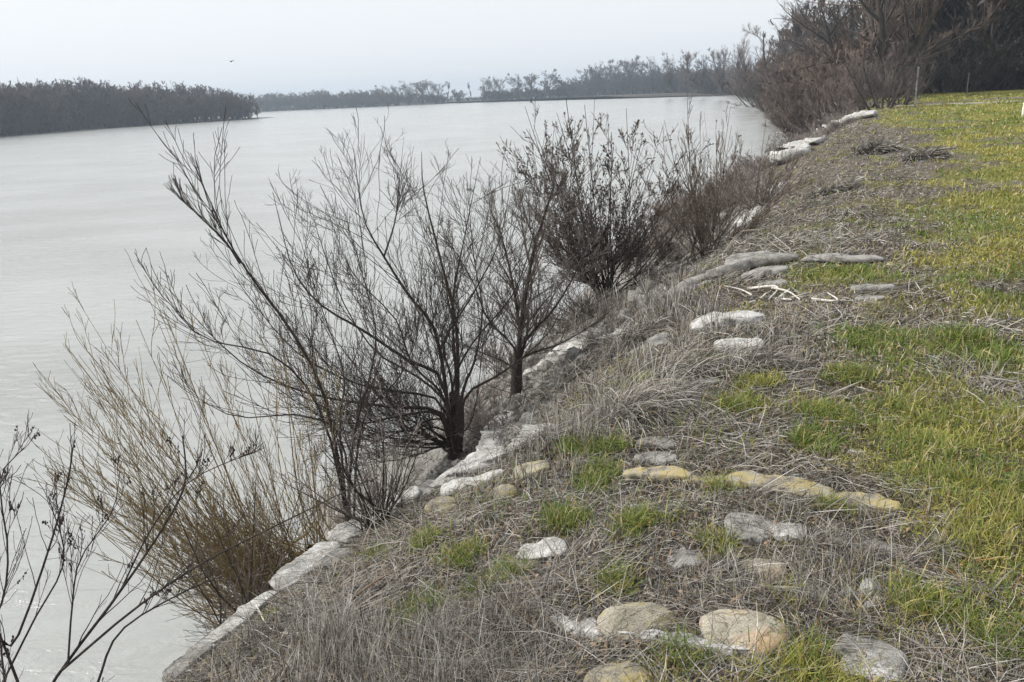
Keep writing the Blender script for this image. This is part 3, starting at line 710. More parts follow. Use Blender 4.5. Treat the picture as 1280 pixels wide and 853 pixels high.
B([(650, 700), (672, 697), (712, 685)], .065, M_white, 'white cement slab with cracked edge beside the lower left tufts', flat=.5, fold=.4)
B([(830, 702), (855, 700), (880, 706)], .05, M_grey, 'grey buried cement slab left of the rounded beige stone', flat=.35)
B([(690, 776), (720, 787), (760, 792), (800, 797)], .030, M_white, 'long white cracked cement slab in front of the two big stones, left half', K=50, fold=.5, lift=.012)
B([(797, 797), (840, 804), (880, 808), (940, 815)], .026, M_white, 'long white cracked cement slab in front of the two big stones, right half', K=50, fold=.5, lift=.012)
B([(985, 735), (1010, 740), (1035, 748)], .04, M_grey, 'grey flat cement slab right of the rounded beige stone', flat=.4)
B([(1040, 806), (1080, 820), (1135, 838)], .06, M_grey, 'grey cement bag at the bottom right among grass', flat=.5, fold=.3)
B([(1045, 830), (1085, 838), (1128, 850)], .05, M_white, 'pale cement bag lowest at the bottom right', flat=.5, fold=.3)
B([(976, 200), (1000, 187), (1030, 170)], .34, M_white, 'far white cement bag on the bank edge, nearest of the bright strip', fold=.2, lift=.1)
B([(1010, 182), (1030, 168), (1052, 158)], .36, M_white, 'far white cement bag in the middle of the bright strip', fold=.2, lift=.1)
B([(1035, 166), (1058, 155), (1088, 148)], .38, M_white, 'farthest white cement bag at the end of the bright strip', fold=.2, lift=.1)
B([(960, 250), (972, 238), (985, 228)], .14, M_grey, 'grey cement bag seen through the right end of the reedy shrub')
B([(925, 285), (940, 270), (955, 258)], .14, M_white, 'pale cement bag behind the stems of the reedy shrub')
B([(995, 178), (1015, 165), (1040, 148)], .20, M_grey, 'grey cement bag lower down beside the far bright strip')
stone(925, 796, .31, .26, .10, M_beige, 'big smooth beige stone with orange stain at the bottom', 'stone', rz=.1, sink=.45, cuts=7, rough=.07, seed=4)
stone(798, 779, .26, .20, .08, M_beige2, 'big ochre stone behind the white cracked slab', 'stone', rz=.2, sink=.48, cuts=8, rough=.1, seed=9)
stone(952, 716, .21, .16, .08, M_beige, 'rounded beige stone in the middle right foreground', 'stone', rz=.1, sink=.44, cuts=7, rough=.07, seed=15)
stone(772, 850, .20, .16, .08, M_yel, 'yellowish stone cut by the bottom of the picture', 'stone', sink=.42, cuts=4, seed=20)
stone(632, 621, .12, .11, .09, M_yel, 'small round yellow stone below the white bags', 'stone', sink=.32, cuts=4, seed=21)
stone(556, 638, .19, .13, .11, M_yel, 'yellow block shaped stone beside the bank edge', 'stone', rz=.3, sink=.35, cuts=9, seed=22)
t_ = [(1085, 742, .10, 'largest pale lump'), (1062, 746, .07, 'left lump'), (1100, 752, .05, 'small front lump'), (1088, 760, .05, 'lowest lump')]
for px, py, w, wd in t_: stone(px, py, w, w*.8, w*.7, M_white, wd+' of the broken pale stone pile at the right', 'stone', rz=px, sink=.3, cuts=10, rough=.2)
for px, py, w in [(1064, 565, .06), (1074, 567, .05)]:
    stone(px, py, w, w*.8, w*.35, M_white, 'white chip of the pair beside the green patch, %s one' % ('left' if px < 1070 else 'right'), 'stone chip', 'stone_chip', sink=.2, cuts=9)
# rubble on the slope towards the water and pale chips in the dry grass: copies of a few meshes
rocks = [rock_mesh((.5, .42, .33), 100+i, 12, 0.2, 18).mesh('slope_rock', M_rock) for i in range(6)]
chips = [rock_mesh((.5, .36, .22), 200+i, 12, 0.12, 8).mesh('stone_chip', M_white) for i in range(5)]
def scatter(meshes, name, n, s0, s1, y0, y1, w0, w1, label, cat, group, sink):
    k = 0
    while k < n:
        y = y0*(y1/y0)**rng.random(); s = rng.uniform(s0, s1); x = float(edge(y))+s/0.91; w = rng.uniform(w0, w1)*(1+max(0, y-5)*0.06)
        z = g(x, y)
        if z < WATER-0.05: continue
        o = bpy.data.objects.new(name, meshes[int(rng.integers(len(meshes)))]); COL.objects.link(o)
        o.location = (x, y, z+w*sink); o.scale = (w, w*rng.uniform(.7, 1), w); o.rotation_euler = (rng.uniform(-.4, .4), rng.uniform(-.4, .4), rng.uniform(0, 6.28))
        tag(o, label, cat, group); k += 1
scatter(rocks, 'rock', 230, -2.4, -0.10, 4.5, 24, .07, .22, 'grey rock on the slope between the cement bags and the river', 'rock', 'grey rocks on the river slope', .10)
scatter(rocks, 'rock', 90, -1.5, -0.12, 4.4, 9.5, .08, .24, 'grey rock on the slope between the cement bags and the river', 'rock', 'grey rocks on the river slope', .08)
scatter(chips, 'stone_chip', 130, 0.2, 3.0, 2.2, 16, .015, .045, 'small pale stone chip lying in the dry grass', 'stone chip', 'pale stone chips in the dry grass', .12)

# ------------------------------------------------------------------ grass
def grad(x, y):
    e = 0.05; return (terrain(x+e, y)-terrain(x-e, y))/(2*e), (terrain(x, y+e)-terrain(x, y-e))/(2*e)
def blades(mb, x, y, H, tilt, az, bend, W, col, K=4, curl=0.0, z0=None):
    se_ = sdist(x, y); H = H*np.where(y < 5.3, 0.30+0.70*sstep(se_, .05, .55), np.where((y < 9.5) & (se_ < .1), .55, 1.0))
    m_ = ~covered(x, y); x, y, H, tilt, az, bend, W, col = [a_[m_] for a_ in (x, y, H, tilt, az, bend, W, col)]
    n = len(x)
    if n == 0: return
    z = terrain(x, y)-0.005; gx, gy = grad(x, y)
    h = np.stack([np.cos(az), np.sin(az)], 1)
    t = np.linspace(0, 1, K)[None]
    ang = tilt[:, None]+bend[:, None]*t
    stp = H[:, None]/(K-1)
    dh = np.sin(ang[:, :-1]+bend[:, None]/(2*(K-1)))*stp; dz = np.cos(ang[:, :-1]+bend[:, None]/(2*(K-1)))*stp
    ch = np.concatenate([np.zeros((n, 1)), np.cumsum(dh, 1)], 1); cz = np.concatenate([np.zeros((n, 1)), np.cumsum(dz, 1)], 1)
    side_ = np.stack([-h[:, 1], h[:, 0]], 1)
    cur = (curl*rng.normal(size=(n, 1)))*H[:, None]*t**2
    X = x[:, None]+h[:, 0:1]*ch+side_[:, 0:1]*cur; Y = y[:, None]+h[:, 1:2]*ch+side_[:, 1:2]*cur
    Z = z[:, None]+cz if z0 is None else z0[:, None]+cz
    G = z[:, None]+0.012+gx[:, None]*(X-x[:, None])+gy[:, None]*(Y-y[:, None])
    lift = rng.uniform(0, 0.025, (n, 1))
    Z = np.maximum(Z, G+lift*(t > 0.01)-0.01*(t < 0.01))
    rot = rng.uniform(-1, 1, n)
    wv = np.stack([side_[:, 0]*np.cos(rot), side_[:, 1]*np.cos(rot), np.sin(rot)], 1)
    wd = (W[:, None]*0.5*np.array([1.0] + [0.9]*(K-2) + [0.25])[None])
    P = np.stack([X, Y, Z], -1)
    V = np.stack([P-wv[:, None]*wd[..., None], P+wv[:, None]*wd[..., None]], 2)
    i = np.arange(n)[:, None]*K*2+np.arange(K-1)[None]*2
    q_ = np.stack([i, i+1, i+3, i+2], -1).reshape(-1, 4)
    mb.add(V.reshape(-1, 3), q=q_, c=np.repeat(col, K*2, axis=0))
rng = np.random.default_rng(5)
def polar(n, r0_=1.6, r1_=70, a0=-34, a1=38):
    r = r0_*(r1_/r0_)**rng.random(n); a = R(1)*rng.uniform(a0, a1, n)
    return r*np.sin(a), r*np.cos(a), r
def gcol(n, yel):
    c1 = np.array([0.13, 0.19, 0.045]); c2 = np.array([0.36, 0.33, 0.075]); c3 = np.array([0.46, 0.39, 0.20]); c4 = np.array([.30, .15, .05])
    u = np.clip(yel+rng.normal(size=n)*0.22, 0, 1)[:, None]
    c = c1*(1-u)+c2*u; k = rng.random(n)[:, None]; c = np.where(k > 0.88-0.15*yel[:, None], c3, c); c = np.where(k < 0.02, c4, c)
    return c*rng.uniform(0.75, 1.25, (n, 1))
def dcol(n, light=0.4):
    a = np.array([0.185, 0.165, 0.142]); b = np.array([0.46, 0.43, 0.375]); d = np.array([0.065, 0.055, 0.046]); w = np.array([.30, .235, .15])
    u = np.clip(rng.beta(2, 2.5, n)+light-0.4, 0, 1)[:, None]
    c = a*(1-u)+b*u; k = rng.random((n, 1)); c = np.where(k < 0.26, d, c); c = np.where(k > 0.95, w, c); c = np.where((k > .26) & (k < .36), np.array([.56, .53, .49]), c)
    return c*rng.uniform(0.68, 1.06, (n, 1))
# green grass
x, y, r = polar(400000); s = sdist(x, y); gm = green_map(x, y)
k = (rng.random(len(x)) < np.maximum(gm**1.2, 0.035+0.10*sstep(fbm(x*2.6, y*2.6, 2, 91), .02, .2))) & (s > 0.1); x, y, r = x[k], y[k], r[k]; n = len(x)
yel = np.clip(0.36+fbm(x*0.8, y*0.8, 3, 77)*2.4+0.10*sstep(r, 3, 12), 0, 1)
tall = 0.55+0.9*sstep(fbm(x*2.2, y*2.2, 2, 55), -0.12, 0.25)
H = rng.uniform(0.035, 0.085, n)*tall*(1+0.010*r); W = np.maximum(0.0028, 0.00105*r)*rng.uniform(0.7, 1.3, n)
wind = R(-60)
mb = MB(); blades(mb, x, y, H, rng.uniform(0, .5, n), rng.uniform(0, 6.28, n), rng.uniform(0.1, 1.5, n), W, gcol(n, yel))
# dense tufts
tx = []; ty = []; tH = []
for (c, rr_) in SPOT:
    m = int(750*min(1, (rr_/0.2))); a = rng.uniform(0, 6.28, m); d = rr_*np.sqrt(rng.random(m))*(0.75+1.3*(vnoise(a*1.6+c[0]*9, a*0+c[1], 3)-.4)); tx.append(c[0]+d*np.cos(a)); ty.append(c[1]+d*1.15*np.sin(a)); tH.append(np.full(m, 1.0))
x = np.concatenate(tx); y = np.concatenate(ty); n = len(x); r = np.hypot(x, y)
blades(mb, x, y, rng.uniform(0.04, 0.11, n), rng.uniform(0, .6, n), rng.uniform(0, 6.28, n), rng.uniform(0.2, 1.4, n), np.maximum(0.003, 0.0009*r)*rng.uniform(.7, 1.3, n), gcol(n, np.clip(0.12+fbm(x*1.5, y*1.5, 2, 70)*1.2, 0, 1)))
tag(mb.obj('green_grass', M_grass), 'short green and yellowish grass over the bank top', 'grass', kind='stuff')
# dry short litter everywhere on the bank
mb = MB()
x, y, r = polar(370000, 1.5, 60); s = sdist(x, y); gm = green_map(x, y)
k = (s > -0.5-1.6*sstep(y, 4.5, 7)) & (rng.random(len(x)) < np.clip(1.0-gm*1.05, 0.05, 1)*np.where(s < 0, .6, 1)); x, y, r = x[k], y[k], r[k]; n = len(x)
flow = R(-20)+fbm(x*1.3, y*1.3, 2, 61)*5.0
az = flow+rng.normal(size=n)*1.5
L_ = rng.uniform(0.04, 0.20, n)*(0.6+0.8*sstep(fbm(x*2, y*2, 2, 62), -.15, .2))*(1-.3*sstep(r, 9, 18))*(1-.55*gm[k])*rng.choice([.45, 1, 1.15], n)
blades(mb, x, y, L_, rng.uniform(.85, 1.6, n), az, rng.uniform(-.2, .8, n), np.maximum(0.0020, 0.00080*r*(1-.35*sstep(r, 8, 16)))*rng.uniform(.6, 1.4, n), dcol(n, 0.42)*(1-.12*sstep(r, 9, 18))[:, None], 4, 0.25)
x, y, r = polar(190000, 1.5, 12); s = sdist(x, y); k = s > -.5; x, y, r = x[k], y[k], r[k]; n = len(x)
blades(mb, x, y, rng.uniform(.008, .04, n), rng.uniform(1.2, 1.6, n), rng.uniform(0, 6.28, n), rng.uniform(-.2, .3, n), rng.uniform(.002, .006, n)*np.maximum(1, r/4), dcol(n, rng.choice([.1, .35, .75], n))*rng.uniform(.5, 1.2, (n, 1)), 2)
x, y, r = polar(26000, 1.5, 9); s = sdist(x, y); k = (s > -.3) & (rng.random(len(x)) > green_map(x, y)*.7); x, y, r = x[k], y[k], r[k]; n = len(x)
blades(mb, x, y, rng.uniform(.015, .04, n), rng.uniform(1.1, 1.6, n), rng.uniform(0, 6.28, n), rng.uniform(-.3, .5, n), rng.uniform(.006, .014, n), np.array([[.17, .125, .085]])*rng.uniform(.4, 2.2, (n, 1)), 3)
tag(mb.obj('dry_grass', M_dry), 'matted grey brown dead grass over the bank', 'dry grass', kind='stuff')
# taller standing dry stems and arching tussocks
mb = MB()
def standing(px0, px1, py0, py1, n, h0, h1, light=.5, lean=R(100), tilt=.35, w=0.0022):
    pts = at_many(rng.uniform(px0, px1, n//14), rng.uniform(py0, py1, n//14)); pts = pts[pts[:, 2] > WATER+.5]
    c = np.repeat(pts[:, :2], 14, axis=0)+rng.normal(size=(len(pts)*14, 2))*0.035; n = len(c)
    hl = np.repeat(rng.uniform(h0, h1, len(pts)), 14)*rng.uniform(.6, 1.1, n)
    az = lean+rng.normal(size=n)*1.1
    r_ = np.hypot(c[:, 0], c[:, 1])
    blades(mb, c[:, 0], c[:, 1], hl, np.abs(rng.normal(size=n)*tilt), az, rng.normal(size=n)*.35+.2, np.maximum(w, .0007*r_)*rng.uniform(.7, 1.3, n), dcol(n, light), 5, .08)
standing(370, 560, 790, 870, 1500, .08, .21, .75, w=.0018)
standing(480, 700, 760, 900, 900, .08, .21, .45, w=.0020)
standing(280, 480, 800, 900, 800, .10, .2, .5)
standing(590, 820, 440, 560, 2000, .08, .22, .7)
standing(560, 740, 520, 620, 900, .08, .2, .5)
standing(760, 1000, 380, 470, 1000, .08, .22, .45)
standing(700, 900, 350, 420, 1500, .15, .35, .4)
standing(880, 1100, 640, 760, 900, .06, .18, .45)
tag(mb.obj('dead_stalks', M_dry), 'upright thin grey stalks of last year in loose clumps', 'dry stalks', kind='stuff')
TUS = [(800, 520, .38, 1.0, 'big arching dry tussock in the middle, dark below'), (705, 480, .40, .9, 'pale upright dry tussock right of the second trunk'), (930, 465, .28, .8, 'pale arching tussock between green tufts'),
       (850, 470, .30, .8, 'pale combed tussock above the big arching one'), 
       (1020, 690, .10, .5, 'low straw tussock right of the rounded beige stone'), (660, 560, .24, .8, 'pale dry tussock above the white bags'), (780, 435, .35, .9, 'dry tussock under the dense dark bush'),
       (1090, 190, .7, .4, 'dark brown flattened tussock beside the far white bags'), (1150, 200, .6, .4, 'greyish flattened tussock on the bank top far along'), (1040, 240, .59, .4, 'brown flattened tussock on the near side of the far dark one'),
       (895, 730, .12, .6, 'small pale tussock left of the rounded beige stone'), (1160, 690, .10, .5, 'loose straw tussock on the lower right')]
for px, py, rad, light, lab in TUS:
    p = at(px, py); n = int(1500 if rad < .6 else 3000); mb = MB()
    a = rng.uniform(0, 6.28, n); d = rad*0.55*np.sqrt(rng.random(n)); x = p[0]+d*np.cos(a); y = p[1]+d*np.sin(a)
    flow = R(-25)+rng.normal(size=n)*0.9+1.6*fbm(x*7, y*7, 2, int(px))*2
    dist_ = np.hypot(p[0], p[1])
    hh = rad*rng.uniform(.3, 1.25, n)*(0.6+1.1*vnoise(x*9, y*9, int(px)))*(.38 if p[1] > 9 else .75)
    blades(mb, x, y, hh, rng.uniform(.1, .9, n), flow, rng.uniform(.9, 2.0, n), np.full(n, max(.0021, .0007*dist_))*rng.uniform(.7, 1.3, n), dcol(n, .25+.35*light)*(0.75+.3*light), 6, .12)
    tag(mb.obj('grass_tussock', M_dry, None, (p[0], p[1], g(p[0], p[1]))), lab, 'tussock', 'dry grass tussocks on the bank')

# ------------------------------------------------------------------ near shrubs
def rows(P, Rr, mb, sides, cb=(1, 1, 1), var=.25):
    tubes(mb, P, Rr, sides, np.array(cb)[None]*rng.uniform(1-var, 1+var, (len(P), 1)))
def fan(base, tips, n, spread_d, K=14, sag=.0, rise=.5, jit=30, bw=.05):
    out = []
    for i in range(n):
        tx_, ty_ = tips[rng.integers(len(tips))] if i >= len(tips) else tips[i]
        if i >= len(tips): tx_ += rng.normal()*jit; ty_ += rng.normal()*jit
        tip_ = at_y(tx_, ty_, base[1]+rng.uniform(*spread_d)); v = tip_-base; Lh = np.linalg.norm(v)
        mid = base+v*rng.uniform(.35, .5)+np.array([0, 0, -rise*Lh*.22*rng.uniform(.5, 1.3)])+rng.normal(size=3)*.04*Lh
        b_ = base+np.append(rng.normal(size=2)*bw, -.05)
        out.append(resample(np.array([b_, b_+(mid-b_)*.35+rng.normal(size=3)*.02*Lh, mid, tip_]), K))
    return np.array(out)
def limbs_px(base, lims, K=12, jit=0.03):
    """limbs traced as photo pixels with a depth offset from the base"""
    out = []
    for L_ in lims:
        pts = []
        m = len(L_['p'])
        for i, (px, py) in enumerate(L_['p']):
            pts.append(at_y(px, py, base[1]+L_['d']*(i/(m-1) if not L_.get('full') else 1)+L_.get('d0', 0)))
        pts = np.array(pts)
        if not L_.get('free'): pts[0] = base+np.array([rng.normal()*.02, rng.normal()*.02, -.05])
        out.append(resample(pts, K))
    return np.array(out)
def shrub(name, label, cat, base, limbs, rads, m_bark, m_twig, lv, sides=6, trunk=None, tcol=(1, 1, 1), extra=None, name_limbs='stems', group=None, end=.22):
    root = empty(name, base, label, cat, group)
    b3 = np.asarray(base, float)
    mb = MB(); Rr = taper(np.asarray(rads, float), limbs.shape[1], end); rows(limbs, Rr, mb, sides, tcol, .12)
    if trunk is not None:
        tm = MB(); TP, TR = trunk; tubes(tm, TP, TR, 9, np.array([tcol])); tm.obj('trunk', m_bark, root, b3)
    mb.obj(name_limbs, m_bark, root, b3)
    tw = MB(); P, RR = limbs, Rr; last = []
    for (n, t0, t1, ang, ratio, rr_, up, K, wander, trop, rmin, Lmin, Lmax) in lv:
        S, D, L_, r = spawn(P, RR, n, t0, t1, ang, ratio, rr_, up)
        L_ = np.clip(L_, Lmin, Lmax); P = grow(S, D, L_, K, wander, trop); RR = np.maximum(taper(r, K, .3), rmin)
        rows(P, RR, tw, 3, (1, 1, 1), .3); last.append(P)
    tw.obj('twigs', m_twig, root, b3)
    if extra: extra(root, b3, limbs, last)
    return root
rng = np.random.default_rng(21)
# A: dark bare tree
bA = at_near(566, 547, -1.3)[0]; bA[2] = g(bA[0], bA[1])
LA = [dict(p=[(566, 547), (572, 492), (570, 407), (552, 330), (530, 240), (527, 190)], d=.3),
      dict(p=[(566, 547), (558, 492), (543, 412), (512, 371), (480, 321), (454, 271), (442, 185)], d=-.3),
      dict(p=[(480, 321), (493, 280), (497, 250), (505, 170)], d=.05, free=1, d0=-.2, thin=1),
      dict(p=[(566, 547), (553, 477), (512, 452), (452, 412), (402, 382), (366, 336), (341, 240)], d=-.7),
      dict(p=[(566, 547), (553, 518), (482, 508), (386, 492), (300, 452), (215, 366)], d=-.5),
      dict(p=[(566, 547), (578, 492), (593, 452), (603, 387), (592, 320), (583, 215)], d=.7),
      dict(p=[(566, 547), (580, 500), (618, 472), (650, 450), (690, 410), (715, 350)], d=.5),
      dict(p=[(566, 547), (560, 510), (520, 470), (470, 440), (430, 380), (400, 300), (388, 255)], d=.6),
      dict(p=[(566, 547), (552, 505), (500, 490), (440, 478), (370, 440), (310, 370), (285, 330)], d=.3),
      dict(p=[(566, 547), (565, 490), (590, 430), (640, 370), (665, 300), (672, 240)], d=-.3),
      dict(p=[(566, 547), (565, 480), (555, 430), (590, 370), (625, 300), (640, 215)], d=-.7),
      dict(p=[(566, 547), (556, 500), (515, 455), (495, 400), (440, 340), (405, 250)], d=-1.0),
      dict(p=[(566, 547), (550, 520), (500, 520), (450, 530), (400, 520), (350, 500)], d=-1.0),
      dict(p=[(566, 547), (555, 525), (500, 540), (450, 560), (400, 565)], d=.2),
      dict(p=[(566, 547), (570, 480), (566, 380), (580, 300), (600, 200)], d=0.0)]
PA = limbs_px(bA, LA, 16)
PA = np.concatenate([PA, fan(bA+np.array([0, 0, .22]), [(250, 300), (300, 260), (340, 380), (280, 430), (330, 470), (380, 430), (420, 300), (460, 240), (500, 230), (540, 240), (620, 260), (360, 540), (400, 580), (450, 560), (260, 360), (390, 290), (560, 300), (480, 400), (310, 320), (220, 400)], 22, (-.9, .8), K=16, rise=.75, jit=25)])
trP = resample(np.array([bA+[0, 0, -.15], bA+[0, 0, 0], at_y(572, 515, bA[1]), at_y(566, 490, bA[1])]), 8)[None]
trR = np.array([[.105, .085, .072, .066, .066, .060, .055, .035]])*1.0
radA = [.024, .023, .009, .019, .021, .019, .017, .015, .014, .013, .014,   .012, .015, .012, .017]+list(rng.uniform(.006, .012, 22))
lvA = [(14, .26, .92, .75, .50, .36, .12, 9, .13, .07, .0022, .15, .9), (7, .12, .95, .75, .55, .5, .12, 6, .13, .07, .0013, .08, .5), (2.8, .1, 1, .6, .5, .6, .2, 4, .12, .06, .0010, .05, .28)]
shrub('bare_tree', 'dark leafless tree with short thick trunk and wide low limbs over the water', 'tree', bA, PA, radA, M_bark, M_twig, lvA, trunk=(trP, trR), name_limbs='limbs', end=.09)
# B: second dark trunk
bB = at_near(645, 497, -1.1)[0]; bB[2] = g(bB[0], bB[1])
LB = [dict(p=[(645, 497), (648, 440), (655, 380), (668, 310), (690, 240), (693, 222)], d=.1), dict(p=[(645, 497), (650, 420), (640, 350), (625, 290), (612, 262)], d=.4),
      dict(p=[(645, 497), (655, 430), (690, 390), (720, 340), (735, 300)], d=.2), dict(p=[(645, 497), (645, 440), (610, 400), (590, 350), (560, 300)], d=-.3),
      dict(p=[(645, 497), (650, 450), (700, 430), (750, 400), (770, 380)], d=.5), dict(p=[(645, 497), (648, 430), (665, 360), (655, 300), (650, 250)], d=.6),
      dict(p=[(645, 497), (640, 460), (600, 440), (560, 420)], d=.1)]
PB = limbs_px(bB, LB, 12); trP = resample(np.array([bB+[0, 0, -.15], bB, at_y(645, 470, bB[1]), at_y(648, 435, bB[1])]), 8)[None]
lvB = [(26, .2, .98, .7, .45, .5, .2, 7, .12, .06, .002, .12, .8), (8, .1, 1, .7, .5, .55, .1, 5, .14, .05, .0016, .06, .4), (3, .1, 1, .7, .6, .6, .1, 4, .12, .05, .0013, .04, .22)]
shrub('bare_tree', 'second leafless tree with slim dark trunk standing before the dense bush', 'tree', bB, PB, [.034, .024, .02, .018, .016, .018, .014], M_bark, tinted('twig_grey', .8, (.15, .128, .112)), lvB, trunk=(trP, np.array([[.09, .07, .062, .057, .05, .05, .045, .03]])), name_limbs='limbs', end=.12)
# C: yellow willow shrub
bC = at_s(388, 648, -0.55, .45); bC = bC-np.array([0, 0, .02])
tipsC = [(60, 490), (95, 640), (75, 560), (140, 600), (115, 480), (180, 430), (120, 660), (80, 450), (90, 530), (130, 480), (170, 400), (210, 400), (250, 420), (60, 600), (120, 620), (90, 560), (150, 560), (170, 640), (230, 470), (355, 440), (400, 460), (300, 400), (130, 440), (150, 640), (200, 660), (110, 590), (200, 540), (240, 590), (280, 470), (190, 360)]
PC = fan(bC, tipsC, 92, (-1.0, 1.2), rise=1.0, bw=.12, jit=30)
lvC = [(13, .30, .98, .45, .36, .5, .30, 8, .09, .06, .0015, .12, .5), (3.5, .15, 1, .5, .45, .55, .25, 5, .1, .06, .0013, .08, .35)]
PC[:60, 1:-1, 2] -= (np.sin(np.linspace(0, math.pi, 14))[1:-1]*.22)[None]
trP = resample(np.array([[bC[0]+.02, bC[1]+.02, g(bC[0], bC[1])-.15], bC+[0, 0, -.12], bC+[-.01, 0, .0], bC+[-.03, 0, .05]]), 8)[None]
shrub('willow_shrub', 'yellow brown multi stemmed willow shrub leaning over the water', 'shrub', bC, PC, rng.uniform(.003, .008, 92), M_willow, M_willow_t, lvC, sides=5, trunk=(trP, np.array([[.11, .10, .09, .085, .08, .075, .06, .03]])))
# C2: dark slender stems between the willow and the tree
bD = at_s(432, 622, -0.45, .1); bD[2] -= .05
LD = [dict(p=[(432, 622), (420, 560), (397, 472), (356, 402), (321, 356), (288, 306), (262, 250), (235, 190)], d=-.3), dict(p=[(432, 622), (440, 560), (460, 480), (470, 420), (455, 350), (425, 250)], d=.3),
      dict(p=[(432, 622), (425, 540), (430, 470), (400, 380), (360, 250)], d=.5), dict(p=[(432, 622), (450, 540), (500, 470), (530, 400)], d=.1), dict(p=[(300, 330), (280, 300), (248, 270), (220, 240)], d=0, d0=-.25, free=1),
      dict(p=[(432, 622), (410, 540), (350, 450), (250, 420), (190, 345)], d=-.5), dict(p=[(432, 622), (430, 560), (380, 520), (290, 520), (210, 470)], d=-.2)]
PD = limbs_px(bD, LD, 14)
lvD = [(18, .15, .92, .5, .38, .38, .35, 7, .08, .09, .0018, .12, .7), (4, .1, 1, .5, .45, .55, .25, 5, .1, .06, .0014, .08, .35)]
shrub('bare_shrub', 'tall thin dark stems rising between the willow shrub and the dark tree', 'shrub', bD, PD, [.013, .012, .010, .010, .006, .009, .009], M_bark, M_twig, lvD, end=.07)

# leaf clumps for D and seed heads
def leafy(nm, mat, per, L0, L1, w, colr, tmin=.45, hang=.0, lvl=-1):
    def f(root, b3, limbs, last):
        P = last[lvl]; n = int(len(P)*per); pi = rng.integers(0, len(P), n); t = rng.uniform(tmin, 1, n); K = P.shape[1]
        fi = t*(K-1); i = np.minimum(fi.astype(int), K-2); fr = (fi-i)[:, None]; S = P[pi, i]*(1-fr)+P[pi, i+1]*fr
        D = norm(norm(P[pi, i+1]-P[pi, i])+rng.normal(size=(n, 3))*.5+np.array([0, 0, -hang])); L_ = rng.uniform(L0, L1, n)
        side_ = norm(np.cross(D, rng.normal(size=(n, 3)))); m_ = S+D*L_[:, None]*.5; e_ = S+D*L_[:, None]
        V = np.stack([S, m_+side_*w*L_[:, None], e_, m_-side_*w*L_[:, None]], 1).reshape(-1, 3)
        mb = MB(); mb.add(V, q=np.arange(4*n).reshape(n, 4), c=np.repeat(np.array(colr)[None]*rng.uniform(.6, 1.5, (n, 1)), 4, axis=0))
        mb.obj(nm, mat, root, b3, smooth=False)['kind'] = 'stuff'
    return f
bE = at_near(765, 374, -1.3, 5, 16)[0]; bE[2] = g(bE[0], bE[1])
tipsE = [(668, 205), (655, 250), (680, 180), (705, 165), (660, 290), (725, 175), (700, 230), (672, 185), (700, 175), (735, 155), (760, 165), (790, 215), (820, 180), (860, 200), (875, 250), (660, 210), (690, 230), (720, 190), (780, 160), (650, 300), (690, 300), (880, 280), (840, 250), (740, 230), (800, 250), (710, 330), (860, 330)]
PE = fan(bE+np.array([-.1, 0, .1]), [(762+(x_-762)*1.16, y_-24) for x_, y_ in tipsE], 44, (-.9, 1.1), K=10, rise=.15, jit=18)
lvE = [(20, .40, .96, .85, .38, .5, .12, 6, .10, .08, .003, .2, 1.0), (5, .1, 1, .5, .45, .55, .25, 5, .12, .06, .0022, .10, .4), (1.2, .1, 1, .5, .5, .55, .2, 3, .1, .04, .0018, .05, .18)]
shrub('dense_bush', 'dense dark bush with clusters of small withered leaves behind the second trunk', 'bush', bE, PE, rng.uniform(.008, .018, 44), M_bark, tinted('twig_bush', .85, (.11, .09, .078)), lvE, extra=leafy('foliage', tinted('leaf_withered', .9, (.085, .066, .052)), 2.2, .025, .06, .2, (1.2, 1.2, 1.2), tmin=.3, lvl=-2))
bF = at(882, 322)
tipsF = [(805, 195), (830, 150), (862, 160), (880, 140), (905, 155), (925, 170), (950, 205), (975, 215), (1000, 235), (895, 170), (850, 190), (940, 250), (820, 230), (960, 270), (870, 210)]
PF = fan(bF, tipsF, 48, (-1.0, 1.3), K=10, rise=.12, jit=16, bw=.14)
lvF = [(11, .4, .98, .45, .30, .5, .3, 6, .08, .07, .0028, .2, .9), (3, .2, 1, .45, .45, .55, .3, 4, .1, .05, .0022, .1, .35)]
shrub('reedy_shrub', 'tall shrub of straight brownish stems with sparse seed tips at the bank edge', 'shrub', bF, PF, rng.uniform(.005, .013, 48), tinted('bark_brown', .9, (.115, .09, .072)), tinted('twig_brown', .85, (.15, .122, .10)), lvF, extra=leafy('foliage', M_seed, .5, .02, .05, .16, (1.2, 1.1, 1), tmin=.8))
for (px, py, tps, nn, dd, lab) in [(950, 262, [(900, 215), (940, 190), (970, 170), (1000, 185), (1020, 215)], 30, 1.2, 'small greyish shrub on the bank edge right of the reedy shrub'),
                                   (735, 395, [(660, 380), (690, 350), (720, 330), (640, 410), (760, 350)], 30, .5, 'low dark brush at the foot of the dense bush'),
                                   (470, 590, [(400, 560), (430, 530), (480, 520), (360, 590), (520, 530)], 26, .3, 'low dark brush below the limbs of the dark tree'),
                                   (300, 745, [(230, 640), (270, 620), (320, 600), (200, 690), (340, 660), (380, 640)], 12, .35, 'thin dead brush over the water at the foot of the willow shrub')]:
    b_ = at_near(px, py, -1.3, 3, 25)[0]; b_[2] = g(b_[0], b_[1])
    if py > 700:
        b_ = at_s(300, 748, -.3, .05)
    Pq = fan(b_, tps, nn, (-dd, dd), K=8, rise=.3, jit=14)
    sc_ = max(1.0, b_[1]/6)
    shrub('brush', lab, 'brush', b_, Pq, rng.uniform(.004, .009, nn), M_bark, tinted('twig_brush', .85, (.16, .135, .12)), [(7, .1, .98, .7, .5, .5, .15, 6, .14, .04, .0016*sc_, .08, .6), (3, .1, 1, .7, .5, .55, .1, 4, .14, .03, .0012*sc_, .05, .3)])
